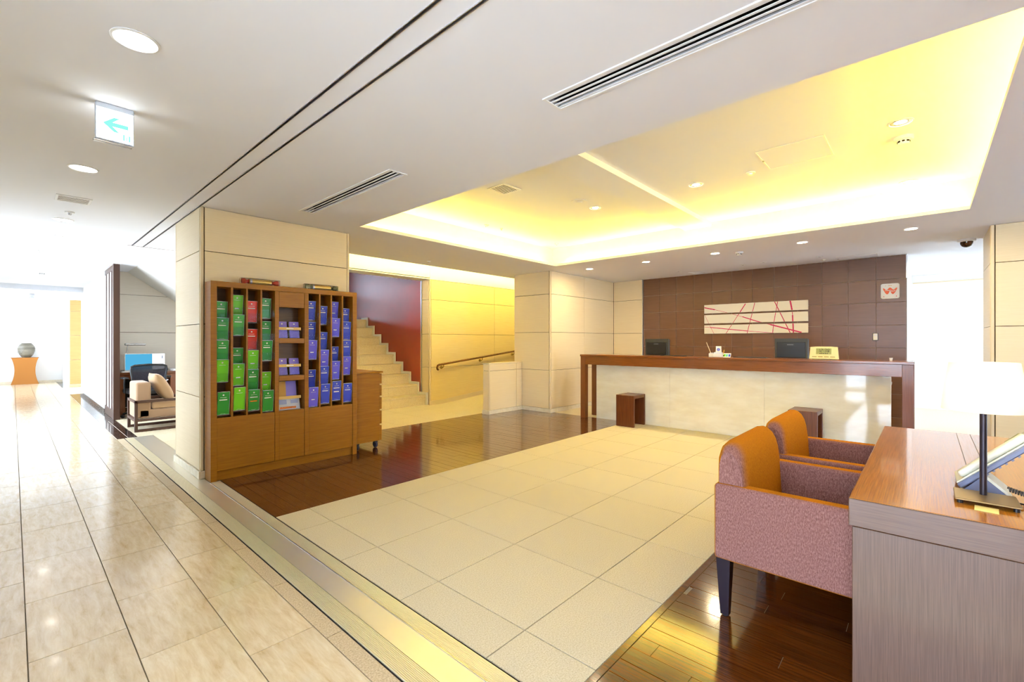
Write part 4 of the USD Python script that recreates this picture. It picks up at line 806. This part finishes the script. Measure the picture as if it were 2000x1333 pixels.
tr = struct('trim_2', 'pair of thin grey shutter tracks let into the ceiling along the corridor', 'ceiling track')
for x in (1.036, 1.151): obj('track', cat(box(x, x + .003, -4, 7.66, C - .004, C + .06), box(x + .013, x + .016, -4, 7.66, C - .004, C + .06)), 'steel', tr); obj('track_back', box(x, x + .016, -4, 7.66, C + .05, C + .06), 'dark_gap', tr)
obj('end_joint', box(1.0, 1.5, 7.655, 7.663, C - .002, C + .001), 'reveal', tr)
obj('ceiling_joint', cat(box(-1.6, 1.1, 9.60, 9.61, C - .003, C + .001), box(-1.6, 1.1, 9.95, 9.96, C - .003, C + .001)), 'birch_edge', tr)
def louvre(label, x0, x1, y0, y1, z, n, along, m):
    t = thing('ceiling_vent', label, 'air vent'); f_ = .018
    obj('frame', cat(cbox(x0, x1, y0, y0 + f_, z - .008, z, .002), cbox(x0, x1, y1 - f_, y1, z - .008, z, .002), cbox(x0, x0 + f_, y0 + f_, y1 - f_, z - .008, z, .002), cbox(x1 - f_, x1, y0 + f_, y1 - f_, z - .008, z, .002)), 'vent_frame', t)
    obj('backing', box(x0 + f_, x1 - f_, y0 + f_, y1 - f_, z - .0015, z), m, t)
    for k in range(n):
        u = (k + .5) / n
        if along == 'x': yy = y0 + f_ + (y1 - y0 - 2 * f_) * u; obj('slat', cbox(x0 + f_, x1 - f_, yy - .005, yy + .005, z - .006, z - .0015, .001), 'vent_frame' if m != 'vent_blade' else 'birch_edge', t)
        else: xx = x0 + f_ + (x1 - x0 - 2 * f_) * u; obj('slat', cbox(xx - .005, xx + .005, y0 + f_, y1 - f_, z - .006, z - .0015, .001), 'vent_frame', t)
plain('vent_brown', S(150, 128, 104), 0.7)
louvre('square slatted air vent in the tray above the slot lights', 3.36, 3.62, 3.17, 3.42, TZ, 8, 'x', 'vent_dark')
louvre('brown-grey air vent in the corridor ceiling, the nearer one', .245, .475, 5.42, 5.65, C, 6, 'x', 'vent_brown'); louvre('brown-grey air vent in the corridor ceiling, the farther one', .23, .46, 9.0, 9.2, C, 6, 'x', 'vent_brown')
louvre('small white air vent above the tiled wall', 8.27, 8.5, 2.98, 3.21, C, 6, 'y', 'vent_frame')
def panel_frame(label, x0, x1, y0, y1, z):
    t = thing('access_panel', label, 'ceiling hatch'); f_ = .012
    obj('rim', cat(box(x0, x1, y0, y0 + f_, z - .004, z), box(x0, x1, y1 - f_, y1, z - .004, z), box(x0, x0 + f_, y0 + f_, y1 - f_, z - .004, z), box(x1 - f_, x1, y0 + f_, y1 - f_, z - .004, z)), 'vent_frame', t)
    obj('door', box(x0 + f_, x1 - f_, y0 + f_, y1 - f_, z - .002, z), 'ceiling_paint', t); obj('latch', box((x0 + x1) / 2 - .012, (x0 + x1) / 2 + .012, y1 - f_ - .004, y1 - .002, z - .007, z - .004), 'steel', t)
panel_frame('square access hatch in the tray ceiling', 4.25, 4.755, .59, 1.085, TZ); panel_frame('thin access hatch above the tiled wall', 8.24, 8.56, .525, 1.0, C)
def detector(label, x, y, z, r=.05, h=.045):
    t = thing('smoke_detector', label, 'smoke detector', (x, y, z))
    obj('base', lathe([(0, 0), (r, 0), (r, -h * .35), (r * .9, -h * .45), (0, -h * .45)][::-1], 28), 'vent_frame', t, smooth=35); obj('head', lathe([(0, -h * .45), (r * .62, -h * .45), (r * .6, -h * .85), (r * .45, -h), (0, -h)][::-1], 28), 'vent_frame', t, smooth=35)
    for k in range(8): a = k * math.pi / 4; obj('slot', tf(box(-.009, .009, -.002, .002, -h * .75, -h * .55), rot('z', math.degrees(a) + 90), (r * .61 * math.cos(a), r * .61 * math.sin(a), 0)), 'vent_dark', t)
detector('white smoke detector in the tray near the bright corner', 4.72, .135, TZ, .062, .06); detector('white smoke detector between the downlights above the front desk', 6.85, 1.94, C); detector('white smoke detector at the far end of the corridor', .355, 11.8, C, .055, .05)
def small_disc(name, label, catg, x, y, z, r, h, m='vent_frame'):
    t = thing(name, label, catg, (x, y, z)); obj('plate', lathe([(0, -h * .4), (r, -h * .4), (r, 0), (0, 0)], 24), m, t, smooth=40); obj('core', lathe([(0, -h), (r * .35, -h), (r * .45, -h * .4), (0, -h * .4)], 16), 'steel' if catg == 'sprinkler' else m, t, smooth=40)
small_disc('ceiling_speaker', 'flat round speaker grille in the tray', 'speaker', 4.39, 2.955, TZ, .09, .012, 'ceiling_paint')
small_disc('sprinkler', 'small sprinkler beside the tray hatch', 'sprinkler', 4.73, 1.24, TZ, .04, .025); small_disc('sprinkler', 'small sprinkler at the glowing left side of the tray', 'sprinkler', 4.41, 4.5, TZ, .035, .03); small_disc('sprinkler', 'tiny sensor right of the tray left sprinkler', 'sprinkler', 4.68, 4.47, TZ, .02, .03)
small_disc('sprinkler', 'small sprinkler at the glowing inner corner of the tray', 'sprinkler', 6.02, 4.50, TZ, .03, .03); small_disc('sprinkler', 'small sprinkler in the corridor ceiling behind the nearer vent', 'sprinkler', .37, 6.1, C, .035, .03); small_disc('sprinkler', 'small sprinkler under the ceiling near the stair slot', 'sprinkler', 4.37, 5.74, C, .03, .02)
small_disc('sprinkler', 'tiny white sensor nearest the tiled wall hatch', 'sensor', 8.33, 1.16, C, .03, .02)
sd = thing('security_camera', 'dark smoked dome camera under the ceiling by the passage', 'camera', (7.87, -.36, C))
obj('mount', lathe([(0, 0), (.085, 0), (.085, -.02), (.075, -.03), (0, -.03)][::-1], 30), 'vent_frame', sd, smooth=40); obj('dome', lathe([(.06, -.03), (.058, -.055), (.045, -.08), (.025, -.095), (0, -.1)][::-1], 30), 'camera_dome', sd, smooth=True)
sp = thing('ceiling_spotlight', 'small track spotlight hanging at the far corridor end', 'spotlight', (.30, 15.6, 2.41))
obj('canopy', lathe([(0, 0), (.09, 0), (.09, -.02), (0, -.02)][::-1], 20), 'vent_frame', sp); obj('head', tf(lathe([(0, -.14), (.05, -.14), (.055, -.02), (0, -.02)][::-1], 20), rot('x', -20), (0, 0, -.01)), 'steel', sp, smooth=40); obj('lamp_face', tf(lathe([(0, -.143), (.04, -.143), (.04, -.141), (0, -.141)], 20), rot('x', -20), (0, 0, -.01)), 'corridor_glow', sp)

ex = thing('exit_sign', 'glowing white exit sign with a green left arrow hanging from the corridor ceiling', 'exit sign', (.365, 3.19, 0))
obj('housing', cbox(-.078, .078, -.02, .02, 2.327, C, .003), 'sign_housing', ex)
obj('lit_face', box(-.074, .074, -.0215, -.02, 2.333, 2.492), 'sign_face', ex); obj('lit_face', box(-.074, .074, .02, .0215, 2.333, 2.492), 'sign_face', ex); obj('top_glow', box(-.07, .07, -.012, .012, 2.5195, 2.5198), 'sign_housing', ex)
obj('foot_bar', cbox(-.085, .072, -.012, .012, 2.318, 2.327, .002), 'steel', ex)
arrow = Polygon([(-.048, 2.415), (-.005, 2.452), (.016, 2.452), (-.012, 2.425), (.052, 2.425), (.052, 2.405), (-.012, 2.405), (.016, 2.378), (-.005, 2.378)])
obj('arrow', prism(arrow, 'y', -.0235, -.0216), 'sign_green', ex) if emit('sign_green', (0.22, 0.72, 0.60), 0.9) else None
man = union_all([sbox(.032, 2.345, .037, 2.375), sbox(.056, 2.343, .061, 2.374), LineString([(.0425, 2.366), (.047, 2.357), (.0515, 2.367)]).buffer(.0012), LineString([(.047, 2.357), (.046, 2.349)]).buffer(.0012)])
obj('door_pictogram', prism(man, 'y', -.0235, -.0216), 'sign_green', ex)
